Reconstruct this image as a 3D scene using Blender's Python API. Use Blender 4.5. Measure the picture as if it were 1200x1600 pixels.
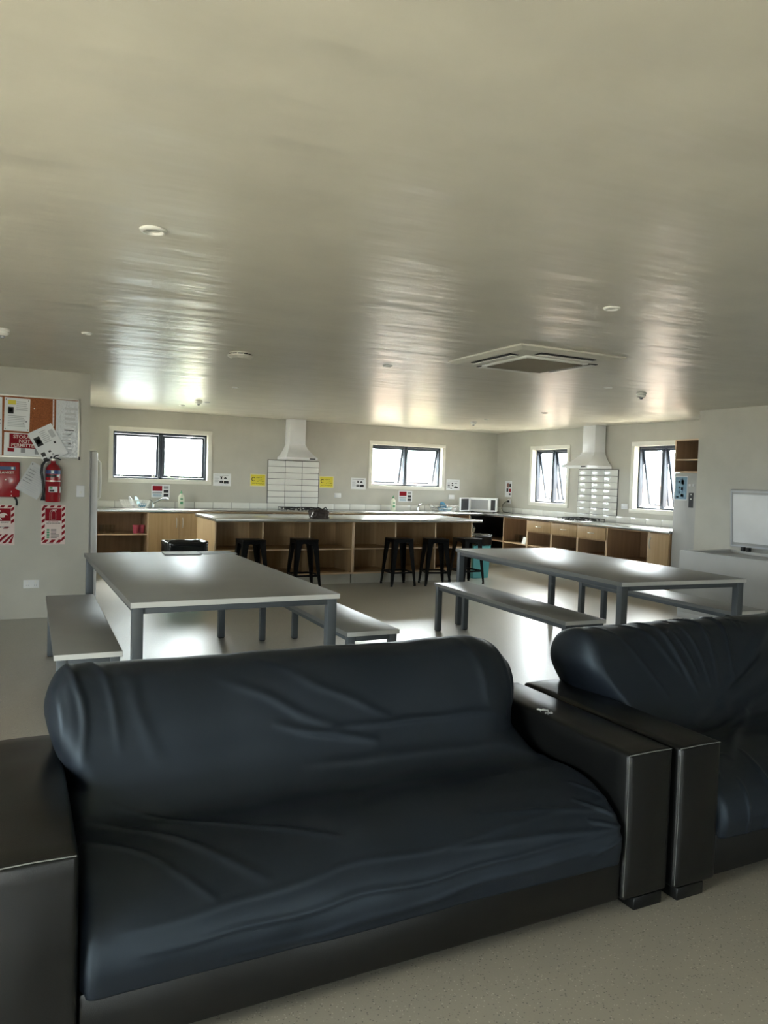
import bpy, bmesh, math, random
from mathutils import Vector, Matrix, noise
random.seed(7)
PI = math.pi
scn = bpy.context.scene
for o in list(bpy.data.objects):
    bpy.data.objects.remove(o, do_unlink=True)
COL = scn.collection

# ------------------------------------------------------------------ camera
YAW, PITCH, ROLL, FPX, EYE = 0.4591, -0.0432, 0.0315, 1170.3, 1.4492
cy, sy, cp, sp = math.cos(YAW), math.sin(YAW), math.cos(PITCH), math.sin(PITCH)
fwd = Vector((sy*cp, cy*cp, sp)); rgt = Vector((cy, -sy, 0)); upv = rgt.cross(fwd)
cr, sr = math.cos(ROLL), math.sin(ROLL)
r2 = rgt*cr + upv*sr; u2 = upv*cr - rgt*sr
cam = bpy.data.cameras.new('camera'); camo = bpy.data.objects.new('camera', cam); COL.objects.link(camo)
cam.sensor_fit = 'VERTICAL'; cam.sensor_height = 36; cam.sensor_width = 27
cam.lens = 36*FPX/1600; cam.clip_start = 0.05; cam.clip_end = 300
M = Matrix((r2, u2, -fwd)).transposed().to_4x4(); M.translation = Vector((0, 0, EYE))
camo.matrix_world = M
scn.camera = camo

# ------------------------------------------------------------------ light and exposure
scn.view_settings.view_transform = 'Standard'
scn.view_settings.look = 'None'
scn.view_settings.gamma = 1
scn.view_settings.use_curve_mapping = False
scn.view_settings.exposure = 1.95
SKY = 9.0
w = bpy.data.worlds.new('sky'); scn.world = w; w.use_nodes = True
nt = w.node_tree; nt.nodes.clear()
wo = nt.nodes.new('ShaderNodeOutputWorld'); bg = nt.nodes.new('ShaderNodeBackground')
tc = nt.nodes.new('ShaderNodeTexCoord'); sx = nt.nodes.new('ShaderNodeSeparateXYZ')
rp = nt.nodes.new('ShaderNodeValToRGB')
nt.links.new(tc.outputs['Generated'], sx.inputs[0]); nt.links.new(sx.outputs['Z'], rp.inputs[0])
e = rp.color_ramp.elements
e[0].position = 0.0; e[0].color = (0.80, 0.86, 0.92, 1)
e[1].position = 0.6; e[1].color = (1.0, 0.99, 0.96, 1)
nt.links.new(rp.outputs[0], bg.inputs[0])
# thin cloud, brighter on the sun's side (towards the far right corner of the room)
dp_ = nt.nodes.new('ShaderNodeVectorMath'); dp_.operation = 'DOT_PRODUCT'; dp_.inputs[1].default_value = (0.50, 0.78, 0.37)
nt.links.new(tc.outputs['Generated'], dp_.inputs[0])
mr = nt.nodes.new('ShaderNodeMapRange'); mr.inputs['From Min'].default_value = -0.1; mr.inputs['From Max'].default_value = 0.9
mr.inputs['To Min'].default_value = SKY*0.85; mr.inputs['To Max'].default_value = SKY*2.0
nt.links.new(dp_.outputs['Value'], mr.inputs['Value']); nt.links.new(mr.outputs[0], bg.inputs[1])
nt.links.new(bg.outputs[0], wo.inputs[0])

# room constants
D, RX, H = 12.013, 8.337, 2.4        # back wall, right wall, ceiling
YL, XLE = 7.955, 0.665               # notice board wall and its free end
XP, YP = 7.43, 6.49                  # dividing wall on the right and its free end
XW, YR = -3.2, -3.4                  # lounge left wall, rear wall (behind the camera)
WT = 0.14

def portal(cx, cy_, cz, sxx, szz, rot):
    l = bpy.data.lights.new('window_portal', 'AREA'); l.shape = 'RECTANGLE'; l.size = sxx; l.size_y = szz
    l.cycles.is_portal = True
    o = bpy.data.objects.new('window_portal', l); COL.objects.link(o)
    o.location = (cx, cy_, cz); o.rotation_euler = rot

# ------------------------------------------------------------------ materials
def mat(name, col, rough=0.5, metal=0.0, spec=0.5, coat=0.0, bump=None, vary=None, coatr=0.1, sheen=0, tint=None, trans=0, ior=1.45, emis=None):
    m = bpy.data.materials.new(name); m.use_nodes = True
    n = m.node_tree.nodes; l = m.node_tree.links
    b = n['Principled BSDF']
    b.inputs['Base Color'].default_value = (*col, 1)
    b.inputs['Roughness'].default_value = rough
    b.inputs['Metallic'].default_value = metal
    b.inputs['Specular IOR Level'].default_value = spec
    b.inputs['Coat Weight'].default_value = coat
    b.inputs['Coat Roughness'].default_value = coatr
    b.inputs['IOR'].default_value = ior
    if tint: b.inputs['Specular Tint'].default_value = (*tint, 1)
    if sheen: b.inputs['Sheen Weight'].default_value = sheen; b.inputs['Sheen Roughness'].default_value = 0.5
    if trans: b.inputs['Transmission Weight'].default_value = trans
    tcn = n.new('ShaderNodeTexCoord')
    sc = (vary or {}).get('map', (1, 1, 1))
    mp = n.new('ShaderNodeMapping'); mp.inputs['Scale'].default_value = sc
    l.new(tcn.outputs['Object'], mp.inputs[0])
    ns = n.new('ShaderNodeTexNoise'); ns.inputs['Scale'].default_value = (vary or {}).get('scale', 3.0)
    ns.inputs['Detail'].default_value = (vary or {}).get('detail', 3)
    l.new(mp.outputs[0], ns.inputs[0])
    cr_ = n.new('ShaderNodeValToRGB'); a = (vary or {}).get('amt', 0.04)
    c2 = (vary or {}).get('col')
    lo = tuple(max(0, c*(1-a)) for c in col); hi = tuple(min(1, c*(1+a)) for c in col)
    if c2: lo = col; hi = c2
    cr_.color_ramp.elements[0].color = (*lo, 1); cr_.color_ramp.elements[1].color = (*hi, 1)
    cr_.color_ramp.elements[0].position = 0.35; cr_.color_ramp.elements[1].position = 0.65
    l.new(ns.outputs['Fac'], cr_.inputs[0]); l.new(cr_.outputs[0], b.inputs['Base Color'])
    if bump:
        mp2 = n.new('ShaderNodeMapping'); mp2.inputs['Scale'].default_value = bump.get('map', (1, 1, 1))
        l.new(tcn.outputs['Object'], mp2.inputs[0])
        nb = n.new('ShaderNodeTexNoise'); nb.inputs['Scale'].default_value = bump['scale']; nb.inputs['Detail'].default_value = bump.get('detail', 3)
        l.new(mp2.outputs[0], nb.inputs[0])
        bp = n.new('ShaderNodeBump'); bp.inputs['Strength'].default_value = bump['str']; bp.inputs['Distance'].default_value = bump.get('dist', 0.01)
        l.new(nb.outputs['Fac'], bp.inputs['Height']); l.new(bp.outputs[0], b.inputs['Normal'])
    return m

def wood(name, c1, c2, rough=0.45, ax=(1, 1, 0.06)):
    m = mat(name, c1, rough+0.1, spec=0.3, vary=dict(scale=28, detail=4, map=ax, col=c2))
    return m

MW = mat('wall_paint', (0.50, 0.49, 0.435), 0.55, bump=dict(scale=60, str=0.05))
MCL = mat('ceiling_paint', (0.64, 0.61, 0.525), 0.33, spec=0.36, bump=dict(scale=1.9, str=0.6, dist=0.035, map=(0.55, 2.2, 1), detail=3))
MTR = mat('trim_paint', (0.78, 0.77, 0.70), 0.35)
MDK = mat('charcoal_aluminium', (0.045, 0.055, 0.075), 0.4, metal=0.1)
MST = mat('steel_worktop', (0.56, 0.56, 0.54), 0.22, metal=0.9, bump=dict(scale=6, str=0.05, dist=0.002))
MSS = mat('polished_steel', (0.6, 0.6, 0.6), 0.2, metal=1.0)
MWD = wood('oak_laminate', (0.40, 0.265, 0.135), (0.47, 0.325, 0.175), 0.42)
MWDX = wood('oak_laminate_shaded', (0.36, 0.225, 0.125), (0.42, 0.27, 0.155), 0.5)  # darker oak copy, interior shade put into the colour
MED = mat('oak_edge_band', (0.68, 0.50, 0.33), 0.4)
MTILE = mat('white_glazed_tile', (0.74, 0.745, 0.71), 0.08, coat=0.3)
MGR = mat('dark_grout', (0.05, 0.05, 0.05), 0.8)
MGRL = mat('grey_grout', (0.10, 0.10, 0.10), 0.8)
MWHI = mat('white_enamel', (0.74, 0.75, 0.76), 0.3)
MWP = mat('white_plastic', (0.76, 0.76, 0.72), 0.35)
MFRZ = mat('freezer_white', (0.43, 0.43, 0.42), 0.4)
MPAP = mat('paper', (0.76, 0.78, 0.80), 0.6)
MPLAM = mat('laminated_paper', (0.66, 0.69, 0.73), 0.18, bump=dict(scale=22, str=0.9, dist=0.02))
MBLK = mat('black_ink', (0.02, 0.02, 0.022), 0.5)
MGRY = mat('grey_ink', (0.30, 0.31, 0.33), 0.6)
MPALE = mat('pale_grey_ink', (0.50, 0.52, 0.55), 0.6)
MRED = mat('red_enamel', (0.30, 0.010, 0.016), 0.25, coat=0.3)
MREDP = mat('red_print', (0.25, 0.008, 0.016), 0.7, spec=0.2)
MPNK = mat('pink_white_print', (0.72, 0.60, 0.56), 0.6)
MYEL = mat('yellow_print', (0.72, 0.62, 0.06), 0.5)
MGRN = mat('green_print', (0.10, 0.32, 0.16), 0.5)
MBLU = mat('blue_label', (0.03, 0.07, 0.20), 0.4)
MTEAL = mat('teal_plastic', (0.10, 0.36, 0.40), 0.35)
MCORK = mat('cork_board', (0.30, 0.10, 0.035), 0.9, bump=dict(scale=200, str=0.3, dist=0.002), vary=dict(scale=120, amt=0.2))
MALU = mat('silver_aluminium', (0.62, 0.62, 0.58), 0.35, metal=0.6)
MFRM = mat('grey_powder_coat', (0.085, 0.095, 0.102), 0.42, metal=0.0)
MTOP = mat('grey_laminate_top', (0.22, 0.22, 0.205), 0.42, spec=0.55, bump=dict(scale=300, str=0.05, dist=0.001))
MEDG = mat('pale_edge_band', (0.56, 0.56, 0.53), 0.35)
MEDD = mat('grey_edge_band', (0.17, 0.17, 0.16), 0.4)
MSTL = mat('black_gloss_steel', (0.003, 0.003, 0.0035), 0.28, spec=0.3)
MLTH = mat('black_leatherette', (0.0035, 0.0037, 0.0036), 0.34, spec=0.42, bump=dict(scale=420, str=0.16, dist=0.002), vary=dict(scale=5, amt=0.1))
MSTI = mat('grey_stitching', (0.16, 0.165, 0.16), 0.6)
MCOV = mat('navy_stretch_fabric', (0.0060, 0.0080, 0.0122), 0.52, spec=0.46, tint=(0.72, 0.88, 1.0), bump=dict(scale=700, str=0.15, dist=0.001), vary=dict(scale=3, amt=0.08))
MCST = mat('cast_iron', (0.012, 0.012, 0.013), 0.5)
MBAG = mat('black_bin_liner', (0.006, 0.007, 0.008), 0.16, coat=0.5)
MRUB = mat('black_rubber', (0.01, 0.01, 0.01), 0.6)
MPIN = mat('pink_plastic', (0.48, 0.08, 0.13), 0.35)
MLIL = mat('lilac_card', (0.30, 0.24, 0.48), 0.5)
MCLO = mat('dark_brown_cloth', (0.045, 0.032, 0.026), 0.7, bump=dict(scale=40, str=0.5, dist=0.01))
MGRILLE = mat('shaded_grille', (0.20, 0.18, 0.14), 0.6)  # grille colour darkened for a shaded, recessed underside
MACP = mat('cream_plastic', (0.66, 0.64, 0.56), 0.4)
MVINT = mat('blue_notice', (0.20, 0.33, 0.44), 0.5)
MSMK = mat('smoked_window', (0.16, 0.155, 0.14), 0.2)
MBRICK = mat('neighbour_cladding', (0.55, 0.60, 0.66), 0.7, bump=dict(scale=4, str=0.2, map=(0.01, 1, 6)))
MROOF = mat('grey_roofing', (0.16, 0.18, 0.20), 0.6)
MGRASS = mat('concrete_paving', (0.44, 0.385, 0.305), 0.9, vary=dict(scale=8, amt=0.1))
MLEAF = mat('flax_leaf', (0.16, 0.30, 0.07), 0.5, vary=dict(scale=4, amt=0.4))
MFEN = wood('weathered_paling', (0.42, 0.30, 0.24), (0.52, 0.40, 0.33), 0.8)
MHILL = mat('distant_bush', (0.16, 0.24, 0.22), 0.9, vary=dict(scale=0.4, amt=0.3))

def floor_mat():
    m = bpy.data.materials.new('speckled_vinyl'); m.use_nodes = True
    n = m.node_tree.nodes; l = m.node_tree.links; b = n['Principled BSDF']
    t = n.new('ShaderNodeTexCoord')
    big = n.new('ShaderNodeTexNoise'); big.inputs['Scale'].default_value = 1.2
    l.new(t.outputs['Object'], big.inputs[0])
    r = n.new('ShaderNodeValToRGB'); r.color_ramp.elements[0].color = (0.270, 0.252, 0.205, 1); r.color_ramp.elements[1].color = (0.305, 0.284, 0.232, 1)
    l.new(big.outputs['Fac'], r.inputs[0])
    v = n.new('ShaderNodeTexVoronoi'); v.inputs['Scale'].default_value = 150
    l.new(t.outputs['Object'], v.inputs[0])
    sp_ = n.new('ShaderNodeSeparateColor'); l.new(v.outputs['Color'], sp_.inputs[0])
    def pick(chan, thr, col, prev):
        g = n.new('ShaderNodeMath'); g.operation = 'GREATER_THAN'; g.inputs[1].default_value = thr
        l.new(sp_.outputs[chan], g.inputs[0])
        d = n.new('ShaderNodeMath'); d.operation = 'LESS_THAN'; d.inputs[1].default_value = 0.36
        l.new(v.outputs['Distance'], d.inputs[0])
        mu = n.new('ShaderNodeMath'); mu.operation = 'MULTIPLY'; l.new(g.outputs[0], mu.inputs[0]); l.new(d.outputs[0], mu.inputs[1])
        mx = n.new('ShaderNodeMix'); mx.data_type = 'RGBA'
        l.new(mu.outputs[0], mx.inputs['Factor']); l.new(prev, mx.inputs['A']); mx.inputs['B'].default_value = col
        return mx.outputs['Result']
    c = pick('Red', 0.86, (0.46, 0.44, 0.37, 1), r.outputs[0])
    c = pick('Green', 0.86, (0.10, 0.095, 0.08, 1), c)
    l.new(c, b.inputs['Base Color'])
    b.inputs['Roughness'].default_value = 0.40
    b.inputs['Specular IOR Level'].default_value = 0.9
    b.inputs['Coat Weight'].default_value = 1.0; b.inputs['Coat Roughness'].default_value = 0.34
    nb = n.new('ShaderNodeTexNoise'); nb.inputs['Scale'].default_value = 5; nb.inputs['Detail'].default_value = 4
    l.new(t.outputs['Object'], nb.inputs[0])
    bp = n.new('ShaderNodeBump'); bp.inputs['Strength'].default_value = 0.10; bp.inputs['Distance'].default_value = 0.01
    l.new(nb.outputs['Fac'], bp.inputs['Height'])
    bp2 = n.new('ShaderNodeBump'); bp2.inputs['Strength'].default_value = 0.12; bp2.inputs['Distance'].default_value = 0.002
    l.new(v.outputs['Distance'], bp2.inputs['Height']); l.new(bp.outputs[0], bp2.inputs['Normal'])
    l.new(bp2.outputs[0], b.inputs['Normal'])
    return m
MFL = floor_mat()

def glass_mat():
    m = bpy.data.materials.new('window_glass'); m.use_nodes = True
    n = m.node_tree.nodes; l = m.node_tree.links; n.clear()
    o = n.new('ShaderNodeOutputMaterial'); mx = n.new('ShaderNodeMixShader'); t = n.new('ShaderNodeBsdfTransparent'); g = n.new('ShaderNodeBsdfGlossy')
    g.inputs['Roughness'].default_value = 0.02; t.inputs['Color'].default_value = (0.93, 0.96, 0.95, 1)
    f = n.new('ShaderNodeFresnel')
    # same reflectance on the entry and exit face of a thin pane
    ge = n.new('ShaderNodeNewGeometry'); ma = n.new('ShaderNodeMath'); ma.operation = 'MULTIPLY_ADD'
    ma.inputs[1].default_value = 1/1.3-1.3; ma.inputs[2].default_value = 1.3
    l.new(ge.outputs['Backfacing'], ma.inputs[0]); l.new(ma.outputs[0], f.inputs['IOR'])
    l.new(f.outputs[0], mx.inputs[0]); l.new(t.outputs[0], mx.inputs[1]); l.new(g.outputs[0], mx.inputs[2]); l.new(mx.outputs[0], o.inputs[0])
    return m
MGL = glass_mat()
MCUP = glass_mat(); MCUP.name = 'clear_tumbler'
MCUP.node_tree.nodes['Transparent BSDF'].inputs['Color'].default_value = (0.95, 0.96, 0.95, 1)

# ------------------------------------------------------------------ mesh helpers
def finish(name, bm, m, parent=None, smooth=False, loc=None, rot=None):
    me = bpy.data.meshes.new(name)
    bmesh.ops.recalc_face_normals(bm, faces=bm.faces)
    bm.to_mesh(me); bm.free()
    for mm in (m if isinstance(m, (list, tuple)) else [m]): me.materials.append(mm)
    if smooth:
        for p in me.polygons: p.use_smooth = True
        if smooth != 'all':
            for p in me.polygons:
                if max(abs(c) for c in p.normal) > 0.9995: p.use_smooth = False
            me.set_sharp_from_angle(angle=math.radians(40))
    o = bpy.data.objects.new(name, me); COL.objects.link(o)
    if parent is not None: o.parent = parent
    if loc is not None: o.location = loc
    if rot is not None: o.rotation_euler = rot
    return o

def box(bm, x0, x1, y0, y1, z0, z1, bev=0.0, seg=2, mi=0, M4=None):
    vs = [bm.verts.new((x, y, z)) for x in (x0, x1) for y in (y0, y1) for z in (z0, z1)]
    fs = [(0, 1, 3, 2), (4, 6, 7, 5), (0, 4, 5, 1), (2, 3, 7, 6), (0, 2, 6, 4), (1, 5, 7, 3)]
    faces = [bm.faces.new([vs[i] for i in f]) for f in fs]
    for f in faces: f.material_index = mi
    geo = vs
    if bev > 0:
        eds = list({e for f in faces for e in f.edges})
        r = bmesh.ops.bevel(bm, geom=eds, offset=bev, segments=seg, affect='EDGES', profile=0.5)
        geo = list({v for f in r['faces'] for v in f.verts} | {v for v in vs if v.is_valid})
        for f in r['faces']: f.material_index = mi
    if M4 is not None:
        for v in geo: v.co = M4 @ v.co
    return geo

def cyl(bm, p0, p1, r0, r1=None, seg=16, cap=True, mi=0):
    p0, p1 = Vector(p0), Vector(p1); r1 = r0 if r1 is None else r1
    a = (p1-p0).normalized(); t = Vector((0, 0, 1)) if abs(a.z) < 0.9 else Vector((1, 0, 0))
    u = a.cross(t).normalized(); v = a.cross(u)
    A = [bm.verts.new(p0+(u*math.cos(2*PI*i/seg)+v*math.sin(2*PI*i/seg))*r0) for i in range(seg)]
    B = [bm.verts.new(p1+(u*math.cos(2*PI*i/seg)+v*math.sin(2*PI*i/seg))*r1) for i in range(seg)]
    for i in range(seg):
        bm.faces.new((A[i], A[(i+1) % seg], B[(i+1) % seg], B[i])).material_index = mi
    if cap: bm.faces.new(A[::-1]).material_index = mi; bm.faces.new(B).material_index = mi

def tube(bm, pts, r, seg=8, closed=False, mi=0):
    pts = [Vector(p) for p in pts]; rings = []; n = len(pts); u = None
    for i, p in enumerate(pts):
        a = (pts[(i+1) % n] if (closed or i < n-1) else p) - (pts[i-1] if (closed or i > 0) else p)
        a.normalize()
        if u is None:
            t = Vector((0, 0, 1)) if abs(a.z) < 0.9 else Vector((1, 0, 0)); u = a.cross(t).normalized()
        else:
            u = (u - a*u.dot(a)).normalized()
        v = a.cross(u)
        rr = r[i] if isinstance(r, (list, tuple)) else r
        rings.append([bm.verts.new(p+(u*math.cos(2*PI*k/seg)+v*math.sin(2*PI*k/seg))*rr) for k in range(seg)])
    for i in range(n if closed else n-1):
        A, B = rings[i], rings[(i+1) % n]
        for k in range(seg): bm.faces.new((A[k], A[(k+1) % seg], B[(k+1) % seg], B[k])).material_index = mi
    if not closed: bm.faces.new(rings[0][::-1]); bm.faces.new(rings[-1])

def lathe(bm, prof, c=(0, 0, 0), seg=24, mi=0):
    rings = []
    for r, z in prof:
        if r < 1e-5: rings.append([bm.verts.new((c[0], c[1], c[2]+z))])
        else: rings.append([bm.verts.new((c[0]+r*math.cos(2*PI*k/seg), c[1]+r*math.sin(2*PI*k/seg), c[2]+z)) for k in range(seg)])
    for A, B in zip(rings, rings[1:]):
        for k in range(seg):
            k2 = (k+1) % seg
            if len(A) == 1 and len(B) == 1: continue
            if len(A) == 1: f = bm.faces.new((A[0], B[k2], B[k]))
            elif len(B) == 1: f = bm.faces.new((A[k], A[k2], B[0]))
            else: f = bm.faces.new((A[k], A[k2], B[k2], B[k]))
            f.material_index = mi

def prism(bm, poly, z0, z1, mi=0, axis='z'):
    def P(a, b, c): return (a, b, c) if axis == 'z' else ((a, c, b) if axis == 'y' else (c, a, b))
    A = [bm.verts.new(P(x, y, z0)) for x, y in poly]; B = [bm.verts.new(P(x, y, z1)) for x, y in poly]
    n = len(poly)
    for i in range(n): bm.faces.new((A[i], A[(i+1) % n], B[(i+1) % n], B[i])).material_index = mi
    bm.faces.new(A[::-1]).material_index = mi; bm.faces.new(B).material_index = mi

def NB(): return bmesh.new()
def bobj(name, m, parent, *boxes, bev=0.0, smooth=False, seg=2):
    bm = NB()
    for b in boxes: box(bm, *b, bev=bev, seg=seg)
    return finish(name, bm, m, parent, smooth or bev > 0)

def thing(name, label, cat, loc=(0, 0, 0), rz=0, group=None):
    o = bpy.data.objects.new(name, None); COL.objects.link(o)
    o.empty_display_size = 0.1
    o.location = loc; o.rotation_euler = (0, 0, rz); o['label'] = label; o['category'] = cat
    if group: o['group'] = group
    return o
def tag(o, label, cat, group=None):
    o['label'] = label; o['category'] = cat
    if group: o['group'] = group
    return o
def struct(o): o['kind'] = 'structure'; return o
def dup(root, loc, rz, label, group=None):
    def cp_(o, par):
        c = o.copy(); COL.objects.link(c)
        if par is not None: c.parent = par
        for ch in o.children: cp_(ch, c)
        return c
    r = cp_(root, None); r.location = loc; r.rotation_euler = (0, 0, rz); r['label'] = label
    if group: r['group'] = group
    return r

def text(body, size, parent, m, loc, rot=(PI/2, 0, 0), align='CENTER', name='lettering', ext=0.0006, sxx=1.0):
    cu = bpy.data.curves.new('t', 'FONT'); cu.body = body; cu.size = size; cu.align_x = align; cu.align_y = 'CENTER'; cu.extrude = ext
    cu.offset = size*0.015
    t = bpy.data.objects.new('t', cu); COL.objects.link(t)
    dg = bpy.context.evaluated_depsgraph_get(); dg.update()
    me = bpy.data.meshes.new_from_object(t.evaluated_get(dg))
    bpy.data.objects.remove(t, do_unlink=True); bpy.data.curves.remove(cu)
    me.materials.clear(); me.materials.append(m); me.name = name
    o = bpy.data.objects.new(name, me); COL.objects.link(o); o.parent = parent; o.location = loc; o.rotation_euler = rot; o.scale = (sxx, 1, 1)
    return o

# ================================================================== SETTING
def wall_cells(name, m, horiz, c0, c1, a0, a1, z0, z1, holes):
    """wall slab; along axis a from a0 to a1, thickness c0..c1, with rectangular holes (a,b,zlo,zhi)"""
    bm = NB()
    cuts = sorted({a0, a1, *[h[0] for h in holes], *[h[1] for h in holes]})
    for p, q in zip(cuts, cuts[1:]):
        hs = sorted([h for h in holes if h[0] <= p+1e-6 and h[1] >= q-1e-6], key=lambda h: h[2])
        z = z0
        for h in hs:
            if h[2] > z+1e-6:
                box(bm, *((p, q, c0, c1, z, h[2]) if horiz else (c0, c1, p, q, z, h[2])))
            z = h[3]
        if z < z1-1e-6: box(bm, *((p, q, c0, c1, z, z1) if horiz else (c0, c1, p, q, z, z1)))
    bmesh.ops.remove_doubles(bm, verts=bm.verts, dist=1e-5)
    return struct(finish(name, bm, m))

W1 = (1.325, 2.775, 1.335, 2.075)
W2 = (5.66, 7.115, 1.335, 2.075)
W3 = (9.955, 10.915, 1.125, 2.075)
W4 = (7.485, 8.445, 1.125, 2.075)
RW1 = (-1.9, -0.5, 0.05, 1.5)   # unseen rear windows, added and set low to light the sofa front
RW2 = (1.9, 2.8, 0.05, 1.5)
LW1 = (0.0, 2.3, 0.25, 2.3)    # unseen left side window, added to bring light in
KW1 = (9.6, 10.9, 0.9, 2.12)  # kitchen window added for light, unseen behind the notice board wall
bm = NB(); box(bm, XW, RX+0.3, YR, D+0.3, -0.1, 0.0); struct(finish('floor', bm, MFL))
bm = NB(); box(bm, XW-0.2, RX+0.3, YR-0.2, D+0.3, H, H+0.1); struct(finish('ceiling', bm, MCL))
wall_cells('wall_back', MW, True, D, D+WT, 0.0, RX+WT, 0, H, [W1, W2])
wall_cells('wall_right', MW, False, RX, RX+WT, YP, D, 0, H, [W3, W4])
wall_cells('wall_rear', MW, True, YR-WT, YR, XW, XP+0.1, 0, H, [RW1, RW2])
wall_cells('wall_lounge_left', MW, False, XW-WT, XW, YR, YL, 0, H, [LW1])
bobj('wall_left', MW, None, (XW, XLE, YL, YL+0.09, 0, H))['kind'] = 'structure'
wall_cells('wall_kitchen_left', MW, False, -0.1, 0.0, YL+0.09, D, 0, H, [KW1])
bobj('wall_partition', MW, None, (XP, XP+0.1, YR, YP, 0, H), (XP+0.1, RX, YP-0.1, YP, 0, H))['kind'] = 'structure'

# ---- windows -----------------------------------------------------
def window(idx, W, horiz, sash_open, rear=False):
    """local frame: x along wall, y outward, z up; origin at the wall's inner face, left end, z=0"""
    a0, a1, z0, z1 = W
    wd = a1-a0
    e_ = bpy.data.objects.new('window_%d' % idx, None); COL.objects.link(e_); struct(e_)
    if horiz: e_.location = (a0, D, 0)
    else: e_.location = (RX, a1, 0); e_.rotation_euler = (0, 0, -PI/2)
    t = 0.055
    bobj('window_architrave', MTR, e_, (-t, wd+t, -0.016, 0, z1, z1+t), (-t, wd+t, -0.016, 0, z0-t, z0), (-t, 0, -0.016, 0, z0, z1), (wd, wd+t, -0.016, 0, z0, z1), bev=0.002)
    j = 0.01; dep = 0.10
    bobj('window_reveal', MTR, e_, (0, wd, -0.016, dep, z1-j, z1), (0, wd, -0.016, dep, z0, z0+j), (0, j, -0.016, dep, z0+j, z1-j), (wd-j, wd, -0.016, dep, z0+j, z1-j))
    f = 0.035; y0, y1 = dep-0.02, dep+0.06
    mid = wd/2
    A, B, Z0, Z1 = j, wd-j, z0+j, z1-j
    bobj('window_frame', MDK, e_, (A, B, y0, y1, Z1-f, Z1), (A, B, y0, y1, Z0, Z0+f*0.7), (A, A+f*0.8, y0, y1, Z0, Z1), (B-f*0.8, B, y0, y1, Z0, Z1), (mid-0.03, mid+0.03, y0, y1, Z0, Z1), bev=0.003)
    for k, (p, q) in enumerate(((A+f*0.8+0.003, mid-0.033), (mid+0.033, B-f*0.8-0.003))):
        ang = sash_open[k]
        s = 0.032; h = (Z1-f)-(Z0+f*0.7)-0.006
        # sash hinged along the top, local origin on the hinge
        so = bobj('sash', MDK, e_, (p, q, 0, 0.03, -s, 0), (p, q, 0, 0.03, -h, -h+s), (p, p+s, 0, 0.03, -h+s, -s), (q-s, q, 0, 0.03, -h+s, -s), bev=0.003)
        so.location = (0, y0+0.03, Z1-f-0.003); so.rotation_euler = (math.radians(ang), 0, 0)
        bobj('pane', MGL, so, (p+s*0.6, q-s*0.6, 0.012, 0.017, -h+s*0.6, -s*0.6))
        bm = NB()
        for xx in (p+0.08, q-0.10):
            box(bm, xx, xx+0.05, -0.012, 0.0, -h+0.008, -h+0.022, bev=0.002)
            box(bm, xx+0.02, xx+0.032, -0.03, -0.012, -h+0.008, -h+0.075, bev=0.002)
        finish('window_catch', bm, MALU, so, True)
        if ang > 5:
            bm = NB(); dy = math.sin(math.radians(ang))*h
            for xx in (p+0.01, q-0.01):
                tube(bm, [(xx, y0+0.02, Z0+f*0.7+0.006), (xx, y0+0.02+dy*0.95, Z0+f*0.7+0.03)], 0.006)
            finish('window_stay', bm, MALU, e_)
    return e_
window(1, W1, True, (0.3, 0.3))
window(2, W2, True, (12, 12))
window(3, W3, False, (11, 11))
window(4, W4, False, (11, 11))
def added_glazing(idx, W, horiz, cc=None):  # unseen windows added to let more daylight into the room
    a0, a1, z0, z1 = W
    e_ = bpy.data.objects.new('window_%d' % idx, None); COL.objects.link(e_); struct(e_)
    c = cc if cc is not None else (YR if horiz else XW)
    def bb(a, b, c0, c1, p, q): return (a, b, c0, c1, p, q) if horiz else (c0, c1, a, b, p, q)
    m_ = (a0+a1)/2
    bobj('window_frame', MDK, e_, bb(a0, a1, c-0.09, c-0.03, z1-0.06, z1), bb(a0, a1, c-0.09, c-0.03, z0, z0+0.06), bb(a0, a0+0.06, c-0.09, c-0.03, z0, z1), bb(a1-0.06, a1, c-0.09, c-0.03, z0, z1), bb(m_-0.04, m_+0.04, c-0.09, c-0.03, z0, z1))
    bobj('pane', MGL, e_, bb(a0+0.05, a1-0.05, c-0.062, c-0.057, z0+0.05, z1-0.05))
added_glazing(5, RW1, True); added_glazing(6, RW2, True); added_glazing(7, LW1, False); added_glazing(8, KW1, False, 0.03)
for W_ in (W1, W2): portal((W_[0]+W_[1])/2, D+0.13, (W_[2]+W_[3])/2, W_[1]-W_[0], W_[3]-W_[2], (-PI/2, 0, 0))
for W_ in (W3, W4): portal(RX+0.13, (W_[0]+W_[1])/2, (W_[2]+W_[3])/2, W_[3]-W_[2], W_[1]-W_[0], (0, PI/2, 0))
for W_ in (RW1, RW2): portal((W_[0]+W_[1])/2, YR-0.13, (W_[2]+W_[3])/2, W_[1]-W_[0], W_[3]-W_[2], (PI/2, 0, 0))
portal(XW-0.13, (LW1[0]+LW1[1])/2, (LW1[2]+LW1[3])/2, LW1[3]-LW1[2], LW1[1]-LW1[0], (0, -PI/2, 0))

portal(-0.13, (KW1[0]+KW1[1])/2, (KW1[2]+KW1[3])/2, KW1[3]-KW1[2], KW1[1]-KW1[0], (0, -PI/2, 0))

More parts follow.
